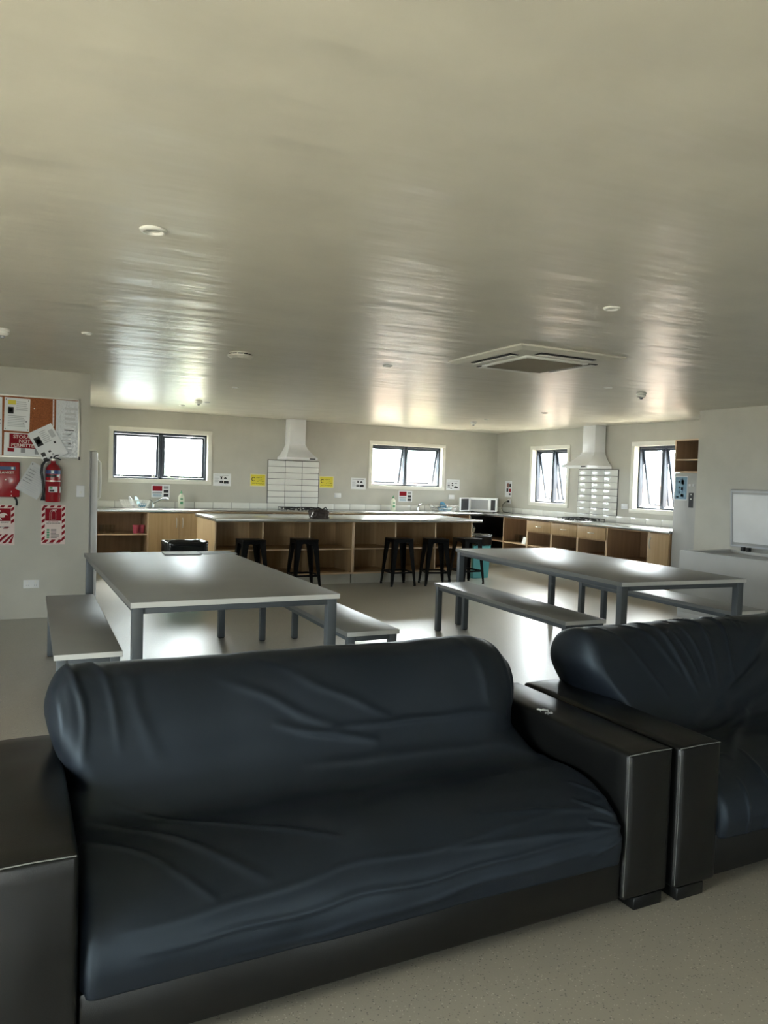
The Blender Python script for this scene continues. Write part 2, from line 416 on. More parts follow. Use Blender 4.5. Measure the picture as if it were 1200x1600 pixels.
# ================================================================== SOFAS
def sofa(px, wid, label, rz=0.0, right_scuff=True):
    """origin: floor, front-left outer corner of left arm; x right, y back"""
    t = thing('sofa', label, 'sofa', px, rz, 'black leatherette sofas')
    aw = 0.205; dp = 0.90; ah = 0.55
    for k, x0 in enumerate((0, wid-aw)):
        bm = NB()
        box(bm, x0, x0+aw, 0, dp, 0.045, ah, bev=0.014, seg=3)
        bmesh.ops.subdivide_edges(bm, edges=[e for e in bm.edges if e.calc_length() > 0.1], cuts=14, use_grid_fill=True)
        for v in bm.verts:
            x, y, z = v.co; fx = (x-x0)/aw; fy = y/dp; fz = (z-0.045)/(ah-0.045)
            s = math.sin(PI*min(max(fx, 0), 1)); q = math.sin(PI*min(max(fy, 0), 1))**0.5; g = math.sin(PI*min(max(fz, 0), 1))**0.5
            if fz > 0.97: v.co.z += 0.010*s*q + 0.004*noise.noise(Vector((x*9, y*9, k*3)))*s*q
            if fy < 0.03: v.co.y -= 0.010*s*g + 0.004*noise.noise(Vector((x*6, z*7, k*5+2)))*s
        a = finish('arm', bm, MLTH, t, 'all')
        a.data.set_sharp_from_angle(angle=math.radians(50))
        bm = NB()
        r = 0.0016; zt = ah-0.004
        tube(bm, [(x0+0.006, 0.003, zt), (x0+aw*0.5, -0.001, zt+0.004), (x0+aw-0.006, 0.003, zt)], r, 6)
        tube(bm, [(x0+0.004, 0.004, 0.06), (x0+0.004, 0.001, 0.3), (x0+0.004, 0.004, zt)], r*0.45, 6)
        finish('seam', bm, MSTI, a, True)
    bobj('base', MLTH, t, (aw+0.003, wid-aw-0.003, 0.012, dp-0.02, 0.045, 0.20), bev=0.012)
    bobj('seat', MLTH, t, (aw+0.012, wid-aw-0.012, 0.075, 0.46, 0.20, 0.365), bev=0.075, seg=5)
    bobj('backrest', MLTH, t, (aw+0.006, wid-aw-0.006, 0.68, dp-0.03, 0.20, 0.70), bev=0.05)
    for x0 in (0.02, wid-0.02-0.13):
        for y0 in (0.004, dp-0.13):
            bobj('foot', MLTH, t, (x0, x0+0.13, y0, y0+0.10, 0, 0.045), bev=0.004)
    return t
SF = 1.845
s1 = sofa((-0.06, SF, 0), 2.125, 'black leatherette sofa in the foreground under a dark stretch cover')
s2 = sofa((2.083, SF-0.015, 0), 2.125, 'black leatherette sofa at right edge, its arm against the first sofa')
bm = NB(); rr = random.Random(5)
for k in range(16):
    cx_, cy_2 = 2.125-0.205+0.006+rr.uniform(0, 0.035), 0.47+rr.uniform(-0.03, 0.035); a_ = rr.uniform(0, PI); l_ = rr.uniform(0.003, 0.010)
    dx, dy = math.cos(a_)*l_, math.sin(a_)*l_; nx, ny = -math.sin(a_)*0.0012, math.cos(a_)*0.0012
    prism(bm, [(cx_-dx, cy_2-dy), (cx_+nx, cy_2+ny), (cx_+dx, cy_2+dy), (cx_-nx, cy_2-ny)], 0.556, 0.5615)
finish('scuff', bm, mat('bare_backing', (0.30, 0.31, 0.30), 0.7), s1)
s1['group'] = s2['group'] = 'black leatherette sofas'

def seg_d(px, py, a, b):
    ax, ay = a; bx_, by_ = b; dx, dy = bx_-ax, by_-ay; L2 = dx*dx+dy*dy
    tt = ((px-ax)*dx+(py-ay)*dy)/L2
    tc_ = min(1, max(0, tt)); qx, qy = ax+dx*tc_, ay+dy*tc_
    d = math.hypot(px-qx, py-qy)
    sgn = 1 if (dx*(py-ay)-dy*(px-ax)) > 0 else -1
    return d, tc_, sgn*d
def cover(label, x0, x1, bx0, bx1, rl, rr, folds, yo, seed, nu=300, nv=300):
    prof = [(2.745, 0.42), (2.755, 0.60), (2.745, 0.70), (2.715, 0.765), (2.655, 0.80), (2.58, 0.815), (2.505, 0.80), (2.455, 0.755), (2.415, 0.68),
            (2.375, 0.58), (2.335, 0.49), (2.285, 0.435), (2.22, 0.420), (2.12, 0.428), (2.03, 0.424), (1.95, 0.402), (1.89, 0.365), (1.850, 0.315), (1.834, 0.25), (1.845, 0.185)]
    # smooth resample (Catmull-Rom)
    pts = []
    n = len(prof)
    for i in range(n-1):
        p0, p1, p2, p3 = prof[max(0, i-1)], prof[i], prof[i+1], prof[min(n-1, i+2)]
        for k in range(12):
            t = k/12
            pts.append(tuple(0.5*((2*p1[j])+(-p0[j]+p2[j])*t+(2*p0[j]-5*p1[j]+4*p2[j]-p3[j])*t*t+(-p0[j]+3*p1[j]-3*p2[j]+p3[j])*t**3) for j in (0, 1)))
    pts.append(prof[-1])
    L = [0]
    for a, b in zip(pts, pts[1:]): L.append(L[-1]+math.hypot(a[0]-b[0], a[1]-b[1]))
    tot = L[-1]
    def at(s):
        s = min(max(s, 0), tot); lo, hi = 0, len(L)-1
        while hi-lo > 1:
            m_ = (lo+hi)//2
            if L[m_] <= s: lo = m_
            else: hi = m_
        t = (s-L[lo])/max(1e-9, L[hi]-L[lo])
        return (pts[lo][0]+(pts[hi][0]-pts[lo][0])*t, pts[lo][1]+(pts[hi][1]-pts[lo][1])*t)
    sj = None
    for s_, p_ in zip(L, pts):
        if p_[0] < 2.30: sj = s_; break
    bm = NB(); grid = []
    for j in range(nv+1):
        s = tot*j/nv; y, z = at(s)
        back = s < sj
        # how much of the (wider) backrest width applies
        wb = min(1, max(0, (z-0.46)/0.25)) if back else 0
        wb = wb*wb*(3-2*wb)
        xa = x0+(bx0-x0)*wb; xb = x1+(bx1-x1)*wb
        kb = min(1, max(0, (sj+0.06-s)/0.12))      # 1 back, 0 seat
        row = []
        for i in range(nu+1):
            u = i/nu
            # denser near the ends
            uu = 0.5-0.5*math.cos(PI*u); uu = 0.75*u+0.25*uu
            x = xa+(xb-xa)*uu
            dl, dr = x-xa, xb-x
            RL = rl*kb+0.045*(1-kb); RR = rr*kb+0.045*(1-kb)
            sh = 1.0
            if dl < RL: q = 1-dl/RL; sh = min(sh, max(0.0, 1-q**2.6)**0.5)
            if dr < RR: q = 1-dr/RR; sh = min(sh, max(0.0, 1-q**2.3)**0.5)
            cyb, czb = 2.60, min(z, 0.46)
            cys, czs = y+0.0 if s < tot-0.3 else min(y+0.07, 2.0), 0.34 if z > 0.34 else z
            cyy = cyb*kb+cys*(1-kb); czz = czb*kb+czs*(1-kb)
            Y = cyy+(y-cyy)*sh; Z = czz+(z-czz)*sh
            X = x
            if back:   # the hanging ends narrow towards the arms
                wz = min(1, max(0, (Z-0.46)/0.25)); wz = wz*wz*(3-2*wz)
                X += (x0+(bx0-x0)*wz-xa)*max(0, 1-dl/0.16)**1.5 + (x1+(bx1-x1)*wz-xb)*max(0, 1-dr/0.16)**1.5
            row.append([X, Y, Z, x, s, sh])
        grid.append(row)
    def pos(r): return Vector((r[0], r[1], r[2]))
    out = []
    for j in range(nv+1):
        row = []
        for i in range(nu+1):
            r = grid[j][i]
            a = pos(grid[j][max(0, i-1)]); b = pos(grid[j][min(nu, i+1)])
            c = pos(grid[max(0, j-1)][i]); d = pos(grid[min(nv, j+1)][i])
            nn = (b-a).cross(d-c)
            nn = nn.normalized() if nn.length > 1e-9 else Vector((0, 0, 1))
            if (s1v := nn.dot(Vector((0, 1.9, 0.35))-pos(r)+Vector((pos(r).x, 0, 0)))) > 0 and False: nn = -nn
            x, s = r[3], r[4]
            wx = x+0.02*noise.noise(Vector((x*5, s*5, seed))); ws = s+0.02*noise.noise(Vector((x*4, s*4, seed+9)))
            h = 0.006*noise.noise(Vector((x*2.6, s*3.2, seed+3))) + 0.0035*noise.noise(Vector((x*7, s*6, seed+5)))
            for (fa, fb, w_, amp) in folds:
                dd, tt, sd = seg_d(wx, ws, fa, fb)
                w_ = w_*0.75
                if dd > 4*w_: continue
                tp = math.sin(PI*min(1, max(0, 0.06+0.88*tt)))**0.6
                h += 0.62*amp*tp*math.exp(-(dd/w_)**2)
            row.append((pos(r), nn, h, r[5]))
        out.append(row)
    # outward orientation: normal of a top-of-seat vertex must point up
    sign = 1 if out[int(nv*0.75)][nu//2][1].z > 0 else -1
    V = [[bm.verts.new(p+nn*sign*h*min(1, sh+0.3)) for (p, nn, h, sh) in row] for row in out]
    for j in range(nv):
        for i in range(nu):
            bm.faces.new((V[j][i], V[j][i+1], V[j+1][i+1], V[j+1][i]))
    # hem: turn the bottom edge in under the cushion front
    o = finish('sofa_cover', bm, MCOV, None, 'all')
    o.location = (0, yo, 0)
    so = o.modifiers.new('thickness', 'SOLIDIFY'); so.thickness = 0.003; so.offset = 0
    tag(o, label, 'sofa cover', 'dark stretch sofa covers')
    return o, tot, sj
FR = 1.50   # arc length near the seat front edge (used for fold placement)
folds1 = [
    # long stretch folds along the seat front
    ((0.25, 1.47), (1.80, 1.40), 0.012, 0.007), ((0.30, 1.53), (1.83, 1.50), 0.010, 0.008), ((0.50, 1.60), (1.83, 1.54), 0.014, 0.007),
    ((1.20, 1.44), (1.83, 1.50), 0.012, 0.009), ((1.35, 1.36), (1.83, 1.44), 0.011, 0.007), ((0.35, 1.66), (1.3, 1.68), 0.012, 0.005),
    # gathers at the right seat end
    ((1.70, 1.38), (1.84, 1.47), 0.008, 0.010), ((1.72, 1.46), (1.84, 1.50), 0.007, 0.010), ((1.70, 1.56), (1.84, 1.53), 0.008, 0.009), ((1.74, 1.30), (1.84, 1.40), 0.008, 0.008),
    # diagonal pulls from the left back corner
    ((0.20, 1.02), (0.62, 1.42), 0.018, 0.014), ((0.28, 0.98), (0.85, 1.36), 0.014, 0.010), ((0.18, 1.15), (0.48, 1.44), 0.014, 0.010),
    # crease where back meets seat, right half
    ((1.00, 0.84), (1.75, 0.86), 0.016, 0.012), ((0.80, 0.80), (1.15, 0.90), 0.018, 0.012), ((0.90, 0.95), (1.70, 0.98), 0.02, 0.010),
    ((0.62, 0.62), (1.02, 0.84), 0.022, 0.009), ((0.78, 0.58), (1.22, 0.82), 0.022, 0.008), ((1.0, 0.48), (1.35, 0.50), 0.02, 0.006),
    # hanging folds at left end of the backrest
    ((0.16, 0.42), (0.20, 0.85), 0.016, 0.012), ((0.23, 0.42), (0.30, 0.82), 0.018, 0.009), ((0.11, 0.46), (0.13, 0.75), 0.012, 0.010), ((0.32, 0.56), (0.40, 0.86), 0.03, 0.008),
    # right end of the backrest
    ((1.72, 0.36), (1.80, 0.80), 0.016, 0.009), ((1.60, 0.50), (1.66, 0.82), 0.025, 0.007), ((1.84, 0.42), (1.83, 0.80), 0.012, 0.008),
]
cv1, TOT, SJ = cover('dark navy stretch cover smoothed over the foreground sofa back and seat', 0.150, 1.856, 0.075, 1.905, 0.10, 0.26, folds1, 0.0, 2.0)
print('cover length', TOT, 'junction', SJ)
b2 = 2.143
folds2 = [
    ((b2+0.70, 0.40), (b2+0.80, 0.62), 0.006, 0.010), ((b2+0.92, 0.36), (b2+0.90, 0.70), 0.006, 0.012), ((b2+1.12, 0.33), (b2+1.08, 0.55), 0.005, 0.009), ((b2+1.00, 0.38), (b2+1.16, 0.46), 0.005, 0.008), ((b2+0.98, 0.52), (b2+1.10, 0.58), 0.005, 0.008), ((b2+0.56, 0.55), (b2+0.64, 0.80), 0.006, 0.010), ((b2+0.50, 0.50), (b2+0.52, 0.66), 0.005, 0.008), ((b2+0.80, 0.25), (b2+0.88, 0.45), 0.006, 0.008),
    ((b2+0.45, 0.45), (b2+0.62, 0.88), 0.016, 0.013), ((b2+0.62, 0.42), (b2+0.70, 0.85), 0.010, 0.010), ((b2+0.78, 0.42), (b2+0.75, 0.86), 0.009, 0.009),
    ((b2+0.95, 0.32), (b2+0.86, 0.85), 0.009, 0.011), ((b2+1.05, 0.34), (b2+1.00, 0.60), 0.010, 0.008), ((b2+0.30, 0.40), (b2+0.55, 0.80), 0.018, 0.009),
    ((b2+0.17, 0.46), (b2+0.42, 0.88), 0.014, 0.005), ((b2+0.88, 0.30), (b2+1.15, 0.50), 0.009, 0.006), ((b2+1.18, 0.30), (b2+1.02, 0.62), 0.009, 0.007),
    ((b2+1.45, 0.45), (b2+0.75, 0.93), 0.035, 0.030), ((b2+1.55, 0.55), (b2+0.55, 1.02), 0.030, -0.020), ((b2+1.5, 0.7), (b2+0.45, 1.15), 0.028, 0.022),
    ((b2+0.85, 1.0), (b2+0.36, 1.32), 0.022, 0.020), ((b2+1.0, 1.1), (b2+0.50, 1.42), 0.022, 0.022), ((b2+0.30, 1.10), (b2+0.22, 1.40), 0.014, 0.012),
    ((b2+0.45, 1.30), (b2+0.40, 1.68), 0.012, 0.010), ((b2+0.55, 1.36), (b2+0.58, 1.66), 0.012, 0.010), ((b2+0.30, 1.42), (b2+0.30, 1.66), 0.010, 0.007), ((b2+0.22, 1.25), (b2+0.35, 1.30), 0.01, 0.009),
]
cover('dark navy stretch cover, deeply creased, over the sofa at right edge', b2+0.150, b2+1.856, b2+0.03, b2+1.90, 0.09, 0.2, folds2, -0.015, 8.0, 260, 260)

# ================================================================== TABLES AND BENCHES
def trestle(name, label, cat, nearleft, wd, ln, ht, rz, group, leg=0.05, top=0.03):
    t = thing(name, label, cat, (nearleft[0], nearleft[1], 0), rz, group)
    tt = bobj('bench_top' if 'bench' in name else 'tabletop', MTOP, t, (0.0015, wd-0.0015, 0.0015, ln-0.0015, ht-top, ht), bev=0.001)
    e_ = 0.0016
    bobj('edge_band', MEDG, tt, (0, wd, -0.001, 0.0015, ht-top+0.001, ht-0.001)); bobj('edge_band', MEDG, tt, (0, wd, ln-0.0015, ln+0.001, ht-top+0.001, ht-0.001))
    bobj('side_edge_band', MEDD, tt, (-0.001, 0.0015, 0, ln, ht-top+0.001, ht-0.001)); bobj('side_edge_band', MEDD, tt, (wd-0.0015, wd+0.001, 0, ln, ht-top+0.001, ht-0.001))
    i = 0.012; rh = 0.035
    for x0 in (i, wd-i-leg):
        for y0 in (i, ln-i-leg):
            lg = bobj('leg', MFRM, t, (x0, x0+leg, y0, y0+leg, 0.006, ht-top), bev=0.003)
            bobj('foot_cap', MRUB, lg, (x0+0.004, x0+leg-0.004, y0+0.004, y0+leg-0.004, 0, 0.006))
    bobj('rail', MFRM, t, (i+leg, wd-i-leg, i+0.008, i+leg-0.008, ht-top-rh, ht-top), (i+leg, wd-i-leg, ln-i-leg+0.008, ln-i-0.008, ht-top-rh, ht-top),
         (i+0.008, i+leg-0.008, i+leg, ln-i-leg, ht-top-rh, ht-top), (wd-i-leg+0.008, wd-i-0.008, i+leg, ln-i-leg, ht-top-rh, ht-top), bev=0.002)
    return t
d_ = math.radians
trestle('dining_table', 'long grey laminate table at left with papers on its far end', 'table', (0.545, 4.03), 1.18, 2.55, 0.77, d_(0.6), 'grey laminate dining tables', leg=0.056)
trestle('dining_table', 'long grey laminate table at right beside the chest freezer', 'table', (3.875, 3.99), 1.20, 2.50, 0.772, d_(-3.6), 'grey laminate dining tables', leg=0.056)
trestle('dining_bench', 'grey bench at far left, below the double power outlet', 'bench', (0.195, 4.27), 0.345, 2.06, 0.467, d_(-0.9), 'grey laminate benches')
trestle('dining_bench', 'grey bench on the right-hand side of the left table', 'bench', (1.915, 4.35), 0.375, 2.02, 0.465, d_(-0.5), 'grey laminate benches')
trestle('dining_bench', 'grey bench on the left-hand side of the right table', 'bench', (3.575, 4.22), 0.370, 2.04, 0.466, d_(-2.4), 'grey laminate benches')
trestle('dining_bench', 'grey bench between the right table and the chest freezer', 'bench', (5.235, 4.15), 0.370, 2.00, 0.466, d_(-3.0), 'grey laminate benches')

# ================================================================== STOOLS
def make_stool(label, loc, rz):
    t = thing('bar_stool', label, 'stool', loc, rz, 'black metal bar stools')
    bm = NB(); s = 0.152
    box(bm, -s, s, -s, s, 0.632, 0.65, bev=0.008, seg=2)
    box(bm, -s+0.004, s-0.004, -s+0.004, -s+0.008, 0.595, 0.634); box(bm, -s+0.004, s-0.004, s-0.008, s-0.004, 0.595, 0.634)
    box(bm, -s+0.004, -s+0.008, -s+0.008, s-0.008, 0.595, 0.634); box(bm, s-0.008, s-0.004, -s+0.008, s-0.008, 0.595, 0.634)
    finish('seat', bm, MSTL, t, True)
    f = 0.186
    for sx_ in (-1, 1):
        for sy_ in (-1, 1):
            bm = NB()
            # folded-sheet leg: L section, wide at top, narrow at the foot, two plates meeting on the outer corner
            top = Vector((sx_*0.146, sy_*0.146, 0.63)); bot = Vector((sx_*f, sy_*f, 0.02))
            for ax in (0, 1):
                vv = []
                for p, wdt in ((top, 0.082), (top.lerp(bot, 0.35), 0.060), (bot, 0.030)):
                    q = p.copy(); q[ax] -= (sx_, sy_)[ax]*wdt
                    n_ = Vector((0, 0, 0)); n_[1-ax] = (sx_, sy_)[1-ax]*-0.006
                    vv.append((p, q, q+n_, p+n_))
                R = [[bm.verts.new(a) for a in quad] for quad in vv]
                for A, B in zip(R, R[1:]):
                    for k in range(4): bm.faces.new((A[k], A[(k+1) % 4], B[(k+1) % 4], B[k]))
                bm.faces.new(R[0][::-1]); bm.faces.new(R[-1])
            lg = finish('leg', bm, MSTL, t)
            bm = NB(); cyl(bm, (sx_*(f-0.012), sy_*(f-0.012), 0.0), (sx_*(f-0.010), sy_*(f-0.010), 0.03), 0.018, 0.014, 12)
            finish('foot_cap', bm, MRUB, lg, True)
    bm = NB(); g = 0.166; z = 0.185
    for a, b in (((-g, -g), (g, -g)), ((g, -g), (g, g)), ((g, g), (-g, g)), ((-g, g), (-g, -g))):
        A = Vector((a[0], a[1], z)); B = Vector((b[0], b[1], z)); dv = (B-A).normalized(); nv_ = Vector((-dv.y, dv.x, 0))*0.003
        prism(bm, [((A-nv_).x, (A-nv_).y), ((B-nv_).x, (B-nv_).y), ((B+nv_).x, (B+nv_).y), ((A+nv_).x, (A+nv_).y)], z-0.012, z+0.012)
    finish('foot_rail', bm, MSTL, t)
    bm = NB(); g = 0.135; z = 0.56
    for a, b in (((-g, -g), (g, g)), ((g, -g), (-g, g))):
        tube(bm, [(a[0], a[1], z), (0, 0, z+0.03), (b[0], b[1], z)], 0.006, 6)
    finish('cross_brace', bm, MSTL, t)
    return t
st = make_stool('black metal stool at the island, partly hidden by the left table', (2.67, 9.15, 0), d_(2))
dup(st, (3.38, 9.15, 0), d_(-3), 'black metal stool below the dark cloth bag on the island')
dup(st, (4.78, 9.17, 0), d_(-2), 'black metal stool at mid island, leftmost of the right-hand trio')
dup(st, (5.30, 9.06, 0), d_(-14), 'black metal stool in the middle of the right-hand trio')
dup(st, (5.85, 9.10, 0), d_(4), 'black metal stool at island end, behind the right table corner')

# ================================================================== ISLAND
IX0, IX1, IYF, IYB = 2.27, 6.11, 9.38, 10.40
def island_unit(x0, xs, label):
    t = thing('island_cabinet', label, 'cabinet', (x0, IYF, 0), 0, 'open island shelf cabinets')
    x1 = xs[-1]; dep = IYB-IYF
    L = [v-x0 for v in xs]
    th = 0.018
    bobj('carcass', MWD, t, (0, th, 0, dep, 0.14, 0.86), (L[-1]-th, L[-1], 0, dep, 0.14, 0.86), (th, L[-1]-th, 0, dep, 0.14, 0.16), (th, L[-1]-th, 0.60, 0.618, 0.16, 0.86), (th, L[-1]-th, 0.0, 0.60, 0.845, 0.86), bev=0.0008)
    bobj('edge_band', MED, t, (0, th, -0.0015, 0, 0.14, 0.86), (L[-1]-th, L[-1], -0.0015, 0, 0.14, 0.86), (th, L[-1]-th, -0.0015, 0, 0.14, 0.16))
    for v in L[1:-1]:
        d = bobj('divider', MWD, t, (v-th/2, v+th/2, 0.0, 0.60, 0.16, 0.845))
        bobj('edge_band', MED, d, (v-th/2, v+th/2, -0.0015, 0, 0.16, 0.845))
    allx = [th]+[x for v in L[1:-1] for x in (v-th/2, v+th/2)]+[L[-1]-th]
    for a, b in zip(allx[::2], allx[1::2]):
        s_ = bobj('shelf', MWD, t, (a, b, 0.02, 0.60, 0.474, 0.490))
        bobj('edge_band', MED, s_, (a, b, 0.018, 0.02, 0.474, 0.490))
    bobj('plinth', MW, t, (0.02, L[-1]-0.0, 0.07, dep-0.03, 0.0, 0.139))
    return t
island_unit(2.27, [2.27, 2.895, 3.54, 4.178], 'left half of the oak island, open shelves facing the tables')
island_unit(4.18, [4.18, 4.83, 5.48, 6.11], 'right half of the oak island, open shelves behind three stools')
def worktop(name, label, boxes_):
    bm = NB()
    for b in boxes_: box(bm, *b, bev=0.003)
    return tag(finish(name, bm, MST, None, True), label, 'worktop')
worktop('island_worktop', 'long stainless steel worktop on the kitchen island', [(2.245, 6.19, 9.24, 10.44, 0.862, 0.90)])

# ================================================================== BASE CABINETS
def base_cab(label, origin, wd, dep, rz, spec, ht=0.858, group=None):
    """front at local y=0 facing -y; spec: doors, drawer, shelf heights"""
    t = thing('base_cabinet', label, 'cabinet', origin, rz, group)
    th = 0.017
    zt = ht
    bobj('carcass', MWDX, t, (0, th, 0.001, dep, 0.12, zt), (wd-th, wd, 0.001, dep, 0.12, zt), (th, wd-th, 0.001, dep, 0.12, 0.137), (th, wd-th, dep-th, dep, 0.137, zt), (th, wd-th, 0.05, dep-th, zt-th, zt))
    if not spec.get('doors') == 'full':
        bobj('edge_band', MED, t, (0, th, -0.001, 0.001, 0.12, zt), (wd-th, wd, -0.001, 0.001, 0.12, zt), (th, wd-th, -0.001, 0.001, 0.12, 0.137))
    bobj('plinth', MW, t, (0.0, wd, 0.06, 0.075, 0, 0.119))
    for z in spec.get('shelves', []):
        s_ = bobj('shelf', MWDX, t, (th, wd-th, 0.015, dep-th, z-0.009, z+0.009))
        bobj('edge_band', MED, s_, (th, wd-th, 0.013, 0.015, z-0.009, z+0.009))
    def bow(bm, p, q, out=0.028, r=0.005):
        p, q = Vector(p), Vector(q)
        pts = [p+Vector((0, 0, 0))] + [p.lerp(q, k/8)+Vector((0, -out*math.sin(PI*k/8)**0.5, 0)) for k in range(1, 8)] + [q]
        tube(bm, pts, r, 8)
    nd = spec.get('ndoors', 0)
    for k in range(nd):
        a = k*wd/nd+0.0015; b = (k+1)*wd/nd-0.0015
        d = bobj('door', MWD, t, (a, b, -0.018, -0.0015, 0.125, zt-0.012), bev=0.001)
        hx = (b-0.04 if k == 0 and nd == 2 else a+0.05)
        bm = NB(); bow(bm, (hx, -0.018, 0.63), (hx, -0.018, 0.78)); finish('handle', bm, MALU, d, True)
    if spec.get('drawer'):
        z0 = spec['drawer']
        d = bobj('drawer', MWD, t, (0.004, wd-0.004, -0.018, -0.0015, z0, zt-0.012), (0.03, wd-0.03, -0.0015, dep-0.1, z0+0.01, z0+0.13), bev=0.001)
        zc = (z0+zt-0.012)/2
        bm = NB(); bow(bm, (wd/2-0.065, -0.018, zc), (wd/2+0.065, -0.018, zc), 0.026, 0.005); finish('handle', bm, MALU, d, True)
        bobj('drawer_divider', MWDX, t, (th, wd-th, 0.002, dep-th, z0-0.02, z0-0.003))
    return t
YB = 11.43; DB = D-0.004-YB
G = 'oak base cabinets on the back wall'
base_cab('open oak shelf cabinet under the sink, holding glasses and pink cups', (0.78, YB, 0), 1.0, DB, 0, dict(shelves=[0.53]), group=G)
base_cab('oak double-door cabinet right of the open shelves with cups', (1.782, YB, 0), 0.878, DB, 0, dict(ndoors=2), group=G)
base_cab('oak double-door cabinet on the back wall, hidden behind the island left end', (2.662, YB, 0), 1.04, DB, 0, dict(ndoors=2), group=G)
base_cab('oak cabinet on the back wall directly under the left gas hob', (3.704, YB, 0), 1.20, DB, 0, dict(ndoors=2), group=G)
base_cab('oak cabinet on the back wall behind the middle of the island', (4.906, YB, 0), 1.05, DB, 0, dict(ndoors=2), group=G)
base_cab('open oak cabinet under the dish rack near the microwave', (5.958, YB, 0), 1.43, DB, 0, dict(shelves=[0.43]), group=G)
XR = 7.675; DR = RX-0.004-XR
G = 'oak base cabinets on the right wall'
def rc(label, ya, yb, spec): base_cab(label, (XR, ya, 0), ya-yb-0.002, DR, -PI/2, spec, group=G)
rc('open oak shelf cabinet holding clear tumblers and a small white stand', 10.80, 10.115, dict(shelves=[0.43]))
rc('oak drawer cabinet with open shelf, next to the tumblers', 10.113, 9.49, dict(drawer=0.672, shelves=[0.43]))
rc('oak drawer cabinet with open shelf, under the right gas hob', 9.488, 8.87, dict(drawer=0.672, shelves=[0.43]))
rc('oak drawer cabinet with open shelf, beside the wide open cabinet', 8.868, 8.25, dict(drawer=0.672, shelves=[0.43]))
rc('wide open oak cabinet between the drawers and the single door', 8.248, 7.45, dict(shelves=[0.42]))
rc('narrow oak cabinet with one door, next to the white fridge', 7.448, 7.085, dict(ndoors=1))
# corner unit
t = thing('corner_cabinet', 'open dark corner shelves below the microwave', 'cabinet', (0, 0, 0))
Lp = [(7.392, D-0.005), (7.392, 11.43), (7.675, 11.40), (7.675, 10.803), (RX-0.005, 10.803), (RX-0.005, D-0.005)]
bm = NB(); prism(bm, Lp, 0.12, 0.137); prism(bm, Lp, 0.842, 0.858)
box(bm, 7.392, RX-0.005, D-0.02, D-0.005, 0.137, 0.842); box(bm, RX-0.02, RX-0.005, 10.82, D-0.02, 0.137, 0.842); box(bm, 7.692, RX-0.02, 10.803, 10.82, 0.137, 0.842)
finish('carcass', bm, mat('near_black_carcass', (0.022, 0.017, 0.013), 0.6), t)  # carcass near black, darker than the other cabinets
Ls = [(7.40, D-0.03), (7.40, 11.45), (7.69, 11.38), (7.69, 10.83), (RX-0.03, 10.83), (RX-0.03, D-0.03)]
bm = NB(); prism(bm, Ls, 0.421, 0.439); s_ = finish('shelf', bm, MWDX, t)
bm = NB(); prism(bm, [(7.40, 11.45), (7.69, 11.38), (7.69, 10.83), (7.688, 10.83), (7.688, 11.377), (7.40, 11.447)][::-1], 0.421, 0.439); finish('edge_band', bm, MED, s_)
bobj('plinth', MW, t, (7.392, 7.74, 11.49, 11.505, 0, 0.119), (7.735, 7.75, 10.803, 11.49, 0, 0.119))
worktop('kitchen_worktop', 'L-shaped stainless steel worktop along back and right walls', [(0.02, RX-0.004, 11.405, D-0.014, 0.860, 0.90), (7.645, RX-0.014, 7.078, 11.4045, 0.860, 0.90)])

# ---- tiles -------------------------------------------------------
def tiles(label, horiz, runs, strip):
    """strip: (a0,a1,joint offset); panel runs: (a0, ncol, nrow)"""
    t = thing('tiled_splashback', label, 'tiles', (0, 0, 0))
    if not horiz: t.location = (RX, 0, 0); t.rotation_euler = (0, 0, -PI/2)   # local x = -world y
    else: t.location = (0, D, 0)
    bm = NB(); bg_ = NB(); bd = NB()
    a0, a1, off = strip
    box(bg_, a0, a1, -0.007, -0.0005, 0.902, 1.0)
    x = off
    while x > a0: x -= 0.3
    while x < a1:
        p, q = max(x+0.0025, a0), min(x+0.2975, a1)
        if q-p > 0.01: box(bm, p, q, -0.012, -0.007, 0.904, 0.999, bev=0.0015)
        x += 0.3
    for (pa, nc, nr) in runs:
        box(bd, pa-0.006, pa+nc*0.3+0.006, -0.009, -0.0005, 1.0, 1.0+nr*0.102+0.006)
        for i in range(nc):
            for j in range(nr):
                box(bm, pa+i*0.3+0.003, pa+i*0.3+0.297, -0.014, -0.009, 1.0+j*0.102+0.004, 1.0+j*0.102+0.100, bev=0.0015)
    finish('tile', bm, MTILE, t, True); finish('grout', bg_, MGRL, t); finish('dark_grout', bd, MGR, t)
tiles('white tiled splashback behind the left hob on the back wall', True, [(3.765, 3, 7)], (0.02, RX-0.02, 3.765))
tiles('white tiled splashback behind the right hob on the right wall', False, [(-9.66, 3, 7)], (-11.99, -7.085, -9.66))

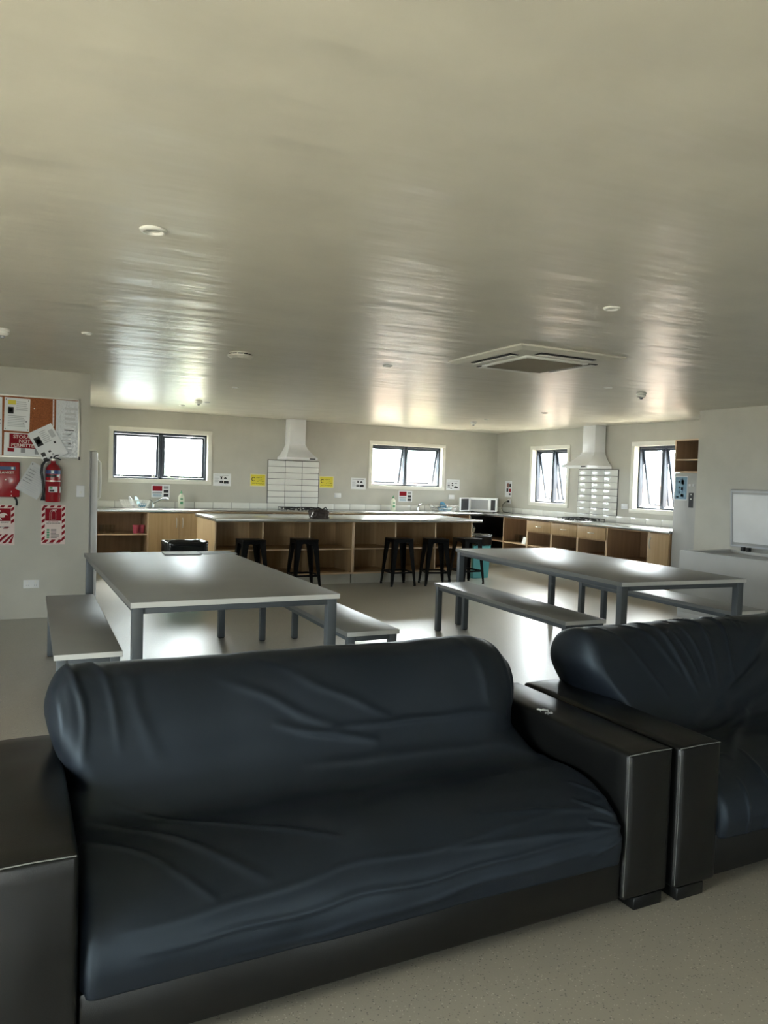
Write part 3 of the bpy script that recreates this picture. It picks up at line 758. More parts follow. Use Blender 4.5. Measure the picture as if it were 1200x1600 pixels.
# ---- range hoods -------------------------------------------------
def hood(label, loc, rz, hw, dp):
    t = thing('range_hood', label, 'range hood', loc, rz, 'white range hoods')
    def ring(bm, w_, d__, z): return [bm.verts.new(p) for p in ((-w_, 0, z), (w_, 0, z), (w_, -d__, z), (-w_, -d__, z))]
    bm = NB(); R = [ring(bm, hw, dp, 1.728), ring(bm, hw, dp, 1.765)]
    n = 16
    for k in range(1, n+1):
        q = k/n; s = (1-q)**1.5
        R.append(ring(bm, 0.145+(hw-0.145-0.008)*s, 0.22+(dp-0.22-0.008)*s, 1.768+0.215*q))
    for A, B in zip(R, R[1:]):
        for k in range(4): bm.faces.new((A[k], A[(k+1) % 4], B[(k+1) % 4], B[k]))
    bm.faces.new(R[0]); bm.faces.new(R[-1])
    o = finish('canopy', bm, MWHI, t)
    bobj('grease_filter', MALU, o, (-hw+0.04, hw-0.04, -dp+0.04, -0.04, 1.722, 1.7275))
    bobj('flue', MWHI, t, (-0.14, 0.14, -0.215, 0, 1.984, H-0.001), bev=0.002)
    bobj('switch_strip', MBLK, o, (hw-0.14, hw-0.04, -dp-0.003, -dp+0.001, 1.737, 1.756))
hood('white range hood on the back wall above the tiles', (4.19, D-0.016, 0), 0, 0.27, 0.46)
hood('white range hood on the right wall between two windows', (RX-0.016, 9.20, 0), -PI/2, 0.30, 0.49)

# ---- hobs --------------------------------------------------------
def hob(label, loc, rz):
    t = thing('gas_hob', label, 'hob', loc, rz, 'gas hobs')
    bobj('hob_plate', MSS, t, (-0.30, 0.30, -0.25, 0.25, 0.0005, 0.010), bev=0.003)
    for bx_, by_ in ((-0.17, 0.11), (0.17, 0.11), (-0.17, -0.11), (0.17, -0.11)):
        bm = NB(); lathe(bm, [(0, 0.030), (0.038, 0.030), (0.042, 0.024), (0.05, 0.022), (0.05, 0.010), (0, 0.010)], (bx_, by_, 0), 20)
        finish('burner', bm, MCST, t, True)
        bm = NB()
        for a in range(4):
            c, s = math.cos(a*PI/2), math.sin(a*PI/2)
            tube(bm, [(bx_+c*0.02, by_+s*0.02, 0.046), (bx_+c*0.125, by_+s*0.10, 0.046), (bx_+c*0.135, by_+s*0.105, 0.012)], 0.006, 6)
        q = [(bx_-0.13, by_-0.1, 0.044), (bx_+0.13, by_-0.1, 0.044), (bx_+0.13, by_+0.1, 0.044), (bx_-0.13, by_+0.1, 0.044)]
        tube(bm, q, 0.006, 6, closed=True)
        for p in q: tube(bm, [p, (p[0], p[1], 0.010)], 0.006, 6)
        finish('pan_support', bm, MCST, t, True)
    for k in range(4):
        bm = NB(); cyl(bm, (-0.09+k*0.06, -0.225, 0.010), (-0.09+k*0.06, -0.225, 0.030), 0.016, 0.014)
        finish('knob', bm, MCST, t, True)
hob('black-grated gas hob on the back wall worktop', (4.22, 11.68, 0.90), 0)
hob('black-grated gas hob on the right wall worktop', (7.99, 9.18, 0.90), -PI/2)

# ================================================================== SMALL KITCHEN THINGS
def sink(label, x, y, flip=1):
    t = thing('kitchen_sink', label, 'sink', (x, y, 0.9005))
    bobj('sink_rim', MSS, t, (-0.48, 0.48, -0.24, 0.22, 0.0, 0.006), bev=0.002)
    bobj('basin', MCST, t, (-0.14, 0.22, -0.19, 0.13, 0.0062, 0.0070))
    f = thing('kitchen_tap', label.replace('stainless sink', 'chrome mixer tap'), 'tap', (x-0.02*flip, y+0.17, 0.907))
    bm = NB(); cyl(bm, (0, 0, 0), (0, 0, 0.075), 0.022, 0.018); finish('tap_body', bm, MSS, f, True)
    bm = NB()
    if flip > 0: tube(bm, [(0, 0, 0.06), (0.05, -0.05, 0.10), (0.12, -0.12, 0.145), (0.18, -0.17, 0.155), (0.20, -0.18, 0.135)], 0.011, 10)
    else: tube(bm, [(0, 0, 0.06), (-0.03, -0.06, 0.11), (-0.06, -0.14, 0.13), (-0.07, -0.17, 0.11)], 0.011, 10)
    finish('spout', bm, MSS, f, True)
    bm = NB(); tube(bm, [(0, 0, 0.075), (-0.015*flip, 0.0, 0.10), (-0.05*flip, -0.02, 0.125)], 0.007, 8); finish('tap_lever', bm, MSS, f, True)
sink('stainless sink below the left back window', 1.93, 11.72)
sink('stainless sink below the right back window', 6.55, 11.72, -1)

def dish_rack(label, x, y, wd, wire, contents):
    t = thing('dish_rack', label, 'dish rack', (x, y, 0.908), 0, 'wire dish racks')
    bm = NB(); r = 0.0035; hw, hd, h = wd/2, 0.17, 0.115; bw, bd = hw-0.05, hd-0.03
    top = [(-hw, -hd, h), (hw, -hd, h), (hw, hd, h), (-hw, hd, h)]; bot = [(-bw, -bd, 0.012), (bw, -bd, 0.012), (bw, bd, 0.012), (-bw, bd, 0.012)]
    tube(bm, top, r*1.5, 6, closed=True); tube(bm, bot, r, 6, closed=True)
    tube(bm, [(p[0]*.5+q[0]*.5, p[1]*.5+q[1]*.5, h/2) for p, q in zip(top, bot)], r, 6, closed=True)
    n = 12
    for k in range(n+1):
        q = k/n
        for yy, by_ in ((-hd, -bd), (hd, bd)): tube(bm, [(-hw+2*hw*q, yy, h), (-bw+2*bw*q, by_, 0.012)], r*0.8, 5)
        tube(bm, [(-bw+2*bw*q, -bd, 0.012), (-bw+2*bw*q, bd, 0.012)], r*0.8, 5)
    for k in range(6):
        q = k/5
        for xx, bx_ in ((-hw, -bw), (hw, bw)): tube(bm, [(xx, -hd+2*hd*q, h), (bx_, -bd+2*bd*q, 0.012)], r*0.8, 5)
    for sx_ in (-1, 1):
        for sy_ in (-1, 1): tube(bm, [(sx_*bw*0.9, sy_*bd*0.9, 0.012), (sx_*bw*0.9, sy_*bd*0.9, 0.0)], r*1.5, 6)
    finish('basket', bm, wire, t, True)
    for nm, lb, cat, kind, dx, m in contents:
        bm = NB()
        if kind == 'plate':
            lathe(bm, [(0, 0.004), (0.05, 0.004), (0.09, 0.016), (0.092, 0.012), (0.05, 0), (0, 0)])
            o = finish(nm, bm, m, None, True); o.location = (x+dx, y+0.0, 0.923+0.07); o.rotation_euler = (0.2, d_(66), 0.4)
        else:
            lathe(bm, [(0, 0), (0.035, 0), (0.06, 0.045), (0.065, 0.055), (0.06, 0.055), (0.032, 0.006), (0, 0.006)])
            o = finish(nm, bm, m, None, True); o.location = (x+dx, y-0.05, 0.923); o.rotation_euler = (0, 0, 0)
        tag(o, lb, cat)
MBL2 = mat('blue_crockery', (0.07, 0.20, 0.30), 0.3); MCY = mat('pale_cyan_cloth', (0.45, 0.66, 0.70), 0.6)
dish_rack('white wire dish rack beside the left tap', 1.62, 11.70, 0.40, MWP, [
    ('dinner_plate', 'white plate standing in the left dish rack, left', 'plate', 'plate', -0.06, MWHI),
    ('dinner_plate', 'pale cyan plate standing in the left dish rack, right', 'plate', 'plate', 0.03, MCY),
    ('bowl', 'dark bowl lying in the left dish rack', 'bowl', 'bowl', 0.10, MBL2)])
dish_rack('grey wire dish rack between right tap and microwave', 6.97, 11.68, 0.42, MSS, [
    ('bowl', 'blue bowl lying in the grey dish rack', 'bowl', 'bowl', -0.08, MBL2),
    ('dinner_plate', 'dark blue plate standing in the grey dish rack', 'plate', 'plate', -0.01, MBL2),
    ('bowl', 'pale cyan bowl at the right of the grey dish rack', 'bowl', 'bowl', 0.08, MCY)])

def bottle(label, x, y):
    t = thing('detergent_bottle', label, 'bottle', (x, y, 0.9075 if x < 3 else 0.90), 0, 'dish detergent bottles')
    bm = NB(); lathe(bm, [(0, 0), (0.046, 0), (0.05, 0.01), (0.05, 0.13), (0.047, 0.17), (0.034, 0.20), (0.016, 0.215), (0.016, 0.225), (0, 0.225)], (0, 0, 0), 20)
    for v in bm.verts: v.co.y *= 0.65
    finish('bottle_body', bm, mat('milky_plastic', (0.72, 0.75, 0.62), 0.3), t, True)
    bm = NB(); lathe(bm, [(0, 0.225), (0.017, 0.225), (0.017, 0.245), (0.008, 0.25), (0.007, 0.27), (0, 0.272)], (0, 0, 0), 16); finish('cap', bm, MGRN, t, True)
    bobj('label', MGRN, t, (-0.022, 0.022, -0.0345, -0.033, 0.06, 0.10), (-0.02, 0.02, -0.0345, -0.033, 0.13, 0.15))
bottle('pale detergent bottle on the worktop right of the left tap', 2.34, 11.90)
bottle('pale detergent bottle under the right back window', 6.06, 11.90)

# microwave, turned into the corner, door open
t = thing('microwave', 'white microwave in the corner with its door ajar', 'microwave', (7.80, 11.62, 0.90), d_(-41))
bm = NB(); box(bm, -0.245, 0.245, -0.16, 0.18, 0.02, 0.27, bev=0.006); finish('casing', bm, MWHI, t, True)
bobj('front_panel', MWHI, t, (-0.245, 0.245, -0.168, -0.1602, 0.02, 0.27), bev=0.003)
bobj('oven_cavity', MSMK, t, (-0.215, 0.10, -0.170, -0.168, 0.055, 0.235))
bobj('control_panel', MBLK, t, (0.15, 0.232, -0.171, -0.168, 0.05, 0.24))
d = bobj('door', MWHI, t, (0, 0.36, -0.022, 0, 0.022, 0.268), bev=0.004)
d.location = (-0.245, -0.168, 0); d.rotation_euler = (0, 0, d_(-108))
bobj('door_window', MBLK, d, (0.05, 0.31, -0.0235, -0.022, 0.05, 0.24)); bobj('door_liner', MBLK, d, (0.03, 0.33, 0.0, 0.0015, 0.04, 0.25))
bm = NB()
for sx_ in (-0.2, 0.2):
    for yy in (-0.12, 0.14): cyl(bm, (sx_, yy, 0), (sx_, yy, 0.02), 0.015)
finish('foot', bm, MRUB, t)
bm = NB(); pl = Vector((RX-0.05, 11.56, 1.115))
tube(bm, [(RX-0.035, 11.56, 1.115), (RX-0.08, 11.56, 1.11), (RX-0.12, 11.60, 1.06), (RX-0.13, 11.62, 0.98), (RX-0.11, 11.60, 0.915), (RX-0.06, 11.45, 0.906), (RX-0.10, 11.30, 0.906)], 0.006, 8)
o = finish('power_cord', bm, MRUB, t, True); o.matrix_parent_inverse = (Matrix.Translation((7.80, 11.62, 0.90)) @ Matrix.Rotation(d_(-41), 4, 'Z')).inverted()
bm = NB(); cyl(bm, (RX-0.02, 11.56, 1.115), (RX-0.052, 11.56, 1.115), 0.022, 0.018); finish('plug', bm, MRUB, o, True)

# tumblers, cups
def glassware(name, label, x, y, z, m, r=0.036, h=0.105, group=None, src=None):
    bm = NB(); lathe(bm, [(0, 0), (r*0.82, 0), (r, h), (r-0.003, h), (r*0.82-0.003, 0.006), (0, 0.006)], (0, 0, 0), 18)
    o = finish(name, bm, m, None, True); o.location = (x, y, z); tag(o, label, 'glass' if m is MCUP else 'cup', group); return o
g = 'clear tumblers on the right wall shelf'
for k, (yy, xx) in enumerate(((10.72, 7.90), (10.64, 7.93), (10.56, 7.89), (10.48, 7.93), (10.41, 7.90))):
    lbs = ('clear tumbler furthest from the white stand', 'clear tumbler second from the corner shelf side', 'clear tumbler in the middle of the shelf row', 'clear tumbler second from the white stand', 'clear tumbler right beside the small white stand')
    glassware('tumbler', lbs[k], xx, yy, 0.4395, MCUP, 0.034, 0.125, g)
g = 'clear tumblers by the pink cups'
for k, (xx, yy) in enumerate(((1.14, 11.60), (1.23, 11.56), (1.30, 11.62))):
    glassware('tumbler', ('clear tumbler at the left end of the sink shelf', 'clear tumbler second from left on the sink shelf', 'clear tumbler nearest the pink cups')[k], xx, yy, 0.5395, MCUP, 0.038, 0.12, g)
g = 'pink plastic cups'
for k, (xx, yy) in enumerate(((1.62, 11.56), (1.708, 11.60))):
    glassware('drinking_cup', ('pink plastic cup, left of the pair under the sink', 'pink plastic cup beside the cabinet door, right of the pair')[k], xx, yy, 0.5395, MPIN, 0.047, 0.12, g)
bm = NB(); lathe(bm, [(0, 0), (0.04, 0), (0.085, 0.06), (0.082, 0.06), (0.037, 0.005), (0, 0.005)], (0, 0, 0), 20)
o = finish('bowl', bm, MWHI, None, True); o.location = (1.30, 11.62, 0.1375); tag(o, 'white bowl at the bottom of the open sink cabinet', 'bowl')
o = bobj('storage_box', MLIL, None, (-0.09, 0.09, -0.10, 0.10, 0, 0.11), bev=0.003); o.location = (1.47, 11.62, 0.1375); tag(o, 'lilac and grey box at the bottom of the sink cabinet', 'box')
bobj('lid', MWHI, o, (-0.092, 0.092, -0.102, 0.102, 0.1105, 0.125), bev=0.002)
o = bobj('food_container', MWP, None, (-0.085, 0.085, -0.1, 0.1, 0, 0.07), bev=0.008); o.location = (1.668, 11.62, 0.1375); tag(o, 'flat white container right of the lilac box', 'container')
bobj('lid', MGRN, o, (-0.087, 0.087, -0.102, 0.102, 0.0705, 0.08), bev=0.002)
t = thing('card_stand', 'small cream card stand at the end of the tumbler shelf', 'stand', (7.72, 10.22, 0.4395), d_(-90))
bm = NB(); prism(bm, [(-0.04, 0), (0.05, 0), (0.05, 0.105), (0.0, 0.115)], -0.05, 0.05, axis='x'); finish('stand_body', bm, MWP, t)

# waste trap under the corner
bm = NB()
tube(bm, [(7.50, 11.62, 0.838), (7.50, 11.62, 0.56), (7.53, 11.61, 0.50), (7.57, 11.60, 0.52), (7.60, 11.60, 0.60), (7.60, 11.70, 0.66)], 0.022, 12)
lathe(bm, [(0, 0.62), (0.034, 0.62), (0.034, 0.67), (0, 0.67)], (7.50, 11.62, 0), 16); lathe(bm, [(0, 0.76), (0.032, 0.76), (0.032, 0.82), (0, 0.82)], (7.50, 11.62, 0), 16)
tag(finish('waste_pipe', bm, MWP, None, True), 'pale waste pipe under the worktop in the open corner cabinet', 'pipe')

# cloth bag on the island
def lump(name, m, loc, dims, seed, amp, label, cat, rz=0):
    bm = NB(); bmesh.ops.create_icosphere(bm, subdivisions=5, radius=1)
    for v in bm.verts:
        p = v.co.copy(); q = Vector([math.copysign(abs(c)**0.6, c) for c in p])
        n_ = noise.noise(p*1.7+Vector((seed, 0, 0)))*amp + noise.noise(p*4.5+Vector((0, seed, 0)))*amp*0.6 + abs(noise.noise(p*8+Vector((0, 0, seed))))*amp*0.4
        q *= (1+n_); v.co = Vector((q.x*dims[0]/2, q.y*dims[1]/2, max(0.0, (q.z+0.75)*dims[2]/1.75)))
    o = finish(name, bm, m, None, 'all'); o.location = loc; o.rotation_euler = (0, 0, rz); tag(o, label, cat); return o
o = lump('cloth_bag', MCLO, (3.68, 9.42, 0.90), (0.26, 0.20, 0.12), 3.1, 0.22, 'crumpled dark cloth bag lying on the island worktop', 'bag')
bm = NB(); tube(bm, [(-0.06, 0.02, 0.11), (-0.01, 0.01, 0.145), (0.05, 0.0, 0.12), (0.09, -0.01, 0.15), (0.12, 0, 0.12), (0.10, 0.01, 0.09)], 0.010, 8); finish('handle', bm, MBLK, o, True)
bm = NB(); tube(bm, [(-0.12, -0.04, 0.02), (-0.10, -0.05, 0.08), (-0.06, -0.04, 0.11)], 0.012, 8); finish('strap', bm, MPAP, o, True)

# rubbish bins
def bin_(label, loc, wd, dp, h, rz, seed):
    t = thing('rubbish_bin', label, 'bin', loc, rz, 'rubbish bins with black liners')
    bm = NB(); k = 0.84
    A = [bm.verts.new(p) for p in ((-wd/2*k, -dp/2*k, 0), (wd/2*k, -dp/2*k, 0), (wd/2*k, dp/2*k, 0), (-wd/2*k, dp/2*k, 0))]
    B = [bm.verts.new(p) for p in ((-wd/2, -dp/2, h), (wd/2, -dp/2, h), (wd/2, dp/2, h), (-wd/2, dp/2, h))]
    bm.faces.new(A[::-1])
    for i in range(4): bm.faces.new((A[i], A[(i+1) % 4], B[(i+1) % 4], B[i]))
    finish('bin_body', bm, MTEAL, t)
    # liner folded over the rim
    bm = NB(); N = 96; rows = []
    for (off, z) in ((0.012, h-0.15), (0.020, h-0.10), (0.016, h-0.04), (0.022, h+0.0), (0.012, h+0.016), (-0.012, h+0.012), (-0.03, h-0.05), (-0.05, h-0.2)):
        row = []
        for i in range(N):
            a = 2*PI*i/N; c, s = math.cos(a), math.sin(a)
            ex = math.copysign(abs(c)**0.3, c)*(wd/2+off); ey = math.copysign(abs(s)**0.3, s)*(dp/2+off)
            n_ = noise.noise(Vector((ex*9, ey*9, z*7+seed)))*0.016 + noise.noise(Vector((ex*22, ey*22, z*5+seed)))*0.009
            row.append(bm.verts.new((ex*(1+n_*1.6), ey*(1+n_*1.6), z+n_*(2.2 if z < h-0.12 else 0.9))))
        rows.append(row)
    for A, B in zip(rows, rows[1:]):
        for i in range(N): bm.faces.new((A[i], A[(i+1) % N], B[(i+1) % N], B[i]))
    finish('bin_liner', bm, MBAG, t, 'all')
bin_('rubbish bin with glossy black liner, behind the far end of the left table', (1.84, 9.1, 0), 0.46, 0.34, 0.625, d_(4), 1.0)
bin_('teal rubbish bin with black liner behind the rightmost stool', (6.36, 9.62, 0), 0.34, 0.28, 0.645, d_(5), 5.0)

# papers on the left table
o = bobj('document_folder', MGRY, None, (-0.15, 0.15, -0.11, 0.11, 0, 0.008), bev=0.002); o.location = (1.27, 6.40, 0.77); o.rotation_euler = (0, 0, d_(-3)); tag(o, 'grey folder on the far end of the left table', 'folder')
bobj('paper_sheet', MPAP, o, (-0.145, 0.145, -0.105, 0.105, 0.0082, 0.0098))
o = bobj('paper_sheet', MPALE, None, (-0.148, 0.148, -0.105, 0.105, 0, 0.003)); o.location = (1.575, 6.43, 0.77); o.rotation_euler = (0, 0, d_(6)); tag(o, 'loose grey sheet beside the folder on the left table', 'paper')

# ================================================================== FRIDGES, FREEZER
t = thing('upright_fridge', 'white upright fridge seen side-on beside the notice board wall', 'fridge', (0.09, 8.08, 0))
bobj('cabinet_body', MWHI, t, (0, 0.60, 0, 0.62, 0.03, 1.64), bev=0.006)
bobj('door', MWHI, t, (0.603, 0.665, 0, 0.62, 0.05, 1.635), bev=0.010)
bobj('door_seal', MGRY, t, (0.598, 0.605, 0.012, 0.608, 0.05, 1.63))
bobj('hinge_cover', MWP, t, (0.56, 0.65, 0.02, 0.10, 1.64, 1.655), bev=0.003)
bm = NB(); tube(bm, [(0.665, 0.07, 1.56), (0.695, 0.07, 1.53), (0.70, 0.07, 1.35), (0.695, 0.07, 1.18), (0.665, 0.07, 1.15)], 0.010, 8); finish('handle', bm, MWP, t, True)
bobj('foot', MRUB, t, (0.03, 0.08, 0.03, 0.08, 0, 0.03), (0.52, 0.57, 0.03, 0.08, 0, 0.03), (0.03, 0.08, 0.54, 0.59, 0, 0.03), (0.52, 0.57, 0.54, 0.59, 0, 0.03))

t = thing('upright_fridge', 'white upright fridge with black control strip at the worktop end', 'fridge', (7.69, 7.07, 0), -PI/2)
bobj('cabinet_body', MFRZ, t, (0.0, 0.565, 0.055, 0.63, 0.02, 1.658), bev=0.004)
bobj('door', MFRZ, t, (0.0, 0.565, 0.0, 0.052, 0.03, 1.655), bev=0.006)
bobj('control_panel', MBLK, t, (0.242, 0.315, -0.0025, 0.0, 1.215, 1.405))
bobj('control_button', MWP, t, (0.268, 0.290, -0.005, -0.0025, 1.375, 1.390), (0.268, 0.290, -0.005, -0.0025, 1.318, 1.333))
bobj('indicator', MWHI, t, (0.232, 0.262, -0.006, 0.0, 1.485, 1.515), (0.292, 0.318, -0.006, 0.0, 1.485, 1.515), bev=0.002)
t = thing('wall_shelf_box', 'open oak shelf box above the fridge on the right', 'shelf', (7.69, 7.085, 0), -PI/2)
bobj('carcass', MWDX, t, (0, 0.018, 0, 0.635, 1.66, 2.085), (0.557, 0.575, 0, 0.635, 1.66, 2.085), (0.018, 0.557, 0, 0.635, 1.66, 1.678), (0.018, 0.557, 0, 0.635, 2.067, 2.085), (0.018, 0.557, 0.617, 0.635, 1.678, 2.067))
s_ = bobj('shelf', MWDX, t, (0.018, 0.557, 0.01, 0.617, 1.815, 1.833)); bobj('edge_band', MED, s_, (0.018, 0.557, 0.008, 0.01, 1.815, 1.833))
bobj('edge_band', MED, t, (0, 0.018, -0.0015, 0, 1.66, 2.085), (0.557, 0.575, -0.0015, 0, 1.66, 2.085), (0.018, 0.557, -0.0015, 0, 1.66, 1.678), (0.018, 0.557, -0.0015, 0, 2.067, 2.085))

# chest freezer: x 6.6..7.41, y 4.2..5.93
FX0, FX1, FY0, FY1, FZ = 6.585, 7.39, 4.25, 5.935, 0.775
t = thing('chest_freezer', 'large white chest freezer with its lid raised against the wall', 'freezer', (0, 0, 0))
bm = NB(); w_ = 0.07
box(bm, FX0, FX1, FY0, FY1, 0.035, 0.10, bev=0.004)
box(bm, FX0, FX0+w_, FY0, FY1, 0.10, FZ, bev=0.004); box(bm, FX1-w_, FX1, FY0, FY1, 0.10, FZ, bev=0.004)
box(bm, FX0+w_, FX1-w_, FY0, FY0+w_, 0.10, FZ, bev=0.004); box(bm, FX0+w_, FX1-w_, FY1-w_, FY1, 0.10, FZ, bev=0.004)
finish('freezer_body', bm, MFRZ, t, True)
bobj('inner_cover', MFRZ, t, (FX0+w_, FX1-w_, FY0+w_, FY1-w_, FZ-0.06, FZ-0.035), bev=0.003)
lid = bobj('lid', MFRZ, t, (-0.66, 0, FY0+0.01, FY1-0.0, 0, 0.045), bev=0.01)
lid.location = (FX1-0.015, 0, FZ+0.03); lid.rotation_euler = (0, d_(86), 0)
bobj('lid_liner', MWHI, lid, (-0.61, -0.06, FY0+0.07, FY1-0.06, -0.018, 0), bev=0.008)
bobj('lid_seal', MPALE, lid, (-0.645, -0.63, FY0+0.03, FY1-0.02, -0.006, 0), (-0.63, -0.03, FY1-0.035, FY1-0.02, -0.006, 0), (-0.03, -0.015, FY0+0.03, FY1-0.02, -0.006, 0))
for yy in (FY1-0.22, FY1-0.29):
    bobj('hinge', MRUB, t, (FX1-0.085, FX1-0.045, yy-0.02, yy+0.02, FZ, FZ+0.045), bev=0.004)
bobj('foot', MRUB, t, *[(a, a+0.05, b, b+0.05, 0, 0.035) for a in (FX0+0.04, FX1-0.1) for b in (FY0+0.05, FY1-0.1)])

# ================================================================== CEILING FITTINGS
def downlight(label, x, y, r=0.052):
    t = thing('downlight', label, 'light', (x, y, H-0.0005), 0, 'recessed ceiling downlights')
    bm = NB(); lathe(bm, [(r, 0), (r*1.0, -0.004), (r*0.9, -0.009), (r*0.72, -0.011), (r*0.62, -0.006), (r*0.56, -0.0)], (0, 0, 0), 32); finish('trim_ring', bm, MWP, t, True)
    bm = NB(); lathe(bm, [(r*0.60, -0.002), (0, -0.001)], (0, 0, 0), 24); finish('lens', bm, MALU, t, True)
    return t
dls = [((0.48, 3.09), 'unlit white downlight nearest the camera, upper left of the ceiling', 0.066), ((2.84, 3.09), 'unlit white downlight on the right, before the air conditioner', 0.056), ((2.78, 5.64), 'unlit white downlight just left of the air conditioner', 0.05),
       ((0.44, 5.62), 'faint downlight on the left, near the notice board wall', 0.045), ((2.27, 9.97), 'tiny downlight right beside the left heat detector', 0.05), ((2.09, 10.70), 'tiny downlight just left of the left heat detector', 0.05),
       ((2.14, 8.06), 'tiny downlight between the smoke alarm and the back wall', 0.045), ((5.09, 5.54), 'small downlight right of the air conditioner, left of a detector', 0.05), ((6.29, 8.02), 'small downlight near the right wall above the tumblers', 0.05),
       ((6.19, 10.46), 'small downlight near the right back window', 0.05), ((6.32, 9.43), 'small downlight right of the middle heat detector', 0.045)]
first = None
for (xy, lb, r) in dls:
    r *= 0.80
    if first is None: first = downlight(lb, *xy, r=0.052); first.scale = (r/0.052,)*2+(1,)
    else: o = dup(first, (*xy, H-0.0005), 0, lb); o.scale = (r/0.052,)*2+(1,)

def detector(label, x, y, s=1.0):
    t = thing('heat_detector', label, 'detector', (x, y, H-0.0005), 0, 'small ceiling heat detectors')
    bm = NB(); lathe(bm, [(0, 0), (0.05*s, 0), (0.05*s, -0.012), (0.044*s, -0.018), (0.044*s, -0.032), (0.03*s, -0.045), (0, -0.045)], (0, 0, 0), 28); finish('detector_base', bm, MWP, t, True)
    bm = NB(); lathe(bm, [(0.018*s, -0.045), (0.018*s, -0.055), (0.010*s, -0.064), (0, -0.064)], (0, 0, 0), 20); finish('sensor', bm, MGRY, t, True)
    return t
dt = detector('white heat detector on the ceiling above the left back window', 2.14, 9.88)
dup(dt, (6.45, 9.98, H-0.0005), 0, 'white heat detector on the ceiling near the far corner')
dup(dt, (5.64, 5.66, H-0.0005), 0, 'white heat detector on the ceiling right of the air conditioner')
dup(dt, (-0.085, 5.83, H-0.0005), 0, 'white heat detector cut by the left edge of the photo')
t = thing('smoke_alarm', 'large white round smoke alarm left of the air conditioner', 'alarm', (1.565, 5.77, H-0.0005))
bm = NB(); lathe(bm, [(0, 0), (0.085, 0), (0.09, -0.006), (0.09, -0.012), (0.082, -0.013), (0.082, -0.02), (0.10, -0.022), (0.10, -0.03), (0.07, -0.048), (0, -0.050)], (0, 0, 0), 12); finish('alarm_body', bm, MACP, t)
bm = NB()
for k in range(12):
    a = 2*PI*(k+0.5)/12; M4 = Matrix.Rotation(a, 4, 'Z'); box(bm, 0.081, 0.0865, -0.017, 0.017, -0.0205, -0.0125, M4=M4)
finish('vent_slot', bm, MBLK, t)

# air conditioner cassette
AX0, AX1, AY0, AY1 = 3.05, 4.02, 4.19, 5.13
acx, acy = (AX0+AX1)/2, (AY0+AY1)/2
t = thing('ceiling_air_conditioner', 'square white cassette air conditioner in the ceiling', 'air conditioner', (acx, acy, H), d_(0.5))
hs = 0.475
bm = NB()
R = []
for s_, z in ((hs, 0.0), (hs, -0.012), (hs-0.05, -0.030), (hs-0.17, -0.034), (hs-0.185, -0.034)):
    R.append([bm.verts.new((a*s_, b*s_, z)) for a, b in ((-1, -1), (1, -1), (1, 1), (-1, 1))])
for A, B in zip(R, R[1:]):
    for k in range(4): bm.faces.new((A[k], A[(k+1) % 4], B[(k+1) % 4], B[k]))
bm.faces.new(R[-1])
pn = finish('panel', bm, MACP, t)
for k in range(4):
    M4 = Matrix.Rotation(k*PI/2, 4, 'Z')
    bm = NB(); box(bm, -0.25, 0.25, 0.325, 0.405, -0.0362, -0.0300, M4=M4); sl = finish('air_slot', bm, MBLK, t)
    bm = NB(); box(bm, -0.245, 0.245, 0.338, 0.388, -0.043, -0.038, bev=0.002, M4=M4 @ Matrix.Translation((0, 0.0, -0.002))); finish('louvre', bm, MWP, sl, True)
bm = NB(); g_ = 0.285
box(bm, -g_, g_, -g_, g_, -0.050, -0.0345, bev=0.006); gr = finish('grille_frame', bm, MWP, t, True)
bm = NB()
box(bm, -g_+0.03, g_-0.03, -g_+0.03, g_-0.03, -0.0515, -0.0501)
for k in range(26):
    yy = -g_+0.04+k*(2*g_-0.08)/25; box(bm, -g_+0.03, g_-0.03, yy-0.003, yy+0.003, -0.055, -0.0515)
finish('intake_grille', bm, MGRILLE, gr)

# ================================================================== SIGNS AND PAPERS
def sheet(name, label, cat, plane, a, z, w_, h_, m, marks, tilt=0.0, off=0.0015, group=None, tk=0.0015, pname='printing'):
    """(a,z) centre on plane: 'B' back wall, 'R' right wall, 'L' notice wall, 'F' fridge"""
    org = {'B': (a, D-off, z), 'R': (RX-off, a, z), 'L': (a, YL-off, z), 'F': (7.69-off, a, z)}[plane]
    o = bobj(name, m, None, (-w_/2, w_/2, -tk, 0, -h_/2, h_/2))
    o.location = org; o.rotation_mode = 'XYZ'
    rz = -PI/2 if plane in 'RF' else 0
    o.matrix_world = Matrix.Translation(org) @ Matrix.Rotation(rz, 4, 'Z') @ Matrix.Rotation(tilt, 4, 'Y')
    tag(o, label, cat, group)
    bym = {}
    for k, (x0, x1, z0, z1, mm) in enumerate(marks): bym.setdefault(mm.name, (mm, []))[1].append((x0, x1, z0, z1))
    for mm, lst in bym.values():
        bobj(pname, mm, o, *[(-w_/2+x0*w_, -w_/2+x1*w_, -tk-0.0006, -tk, -h_/2+z0*h_, -h_/2+z1*h_) for x0, x1, z0, z1 in lst])
    return o
def textlines(x0, x1, z0, z1, n, m, fill=0.45, rnd=0.25):
    out = []
    for k in range(n):
        zz = z1-(k+0.5)*(z1-z0)/n; hh = (z1-z0)/n*fill/2
        out.append((x0, x1-random.random()*rnd*(x1-x0), zz-hh, zz+hh, m))
    return out
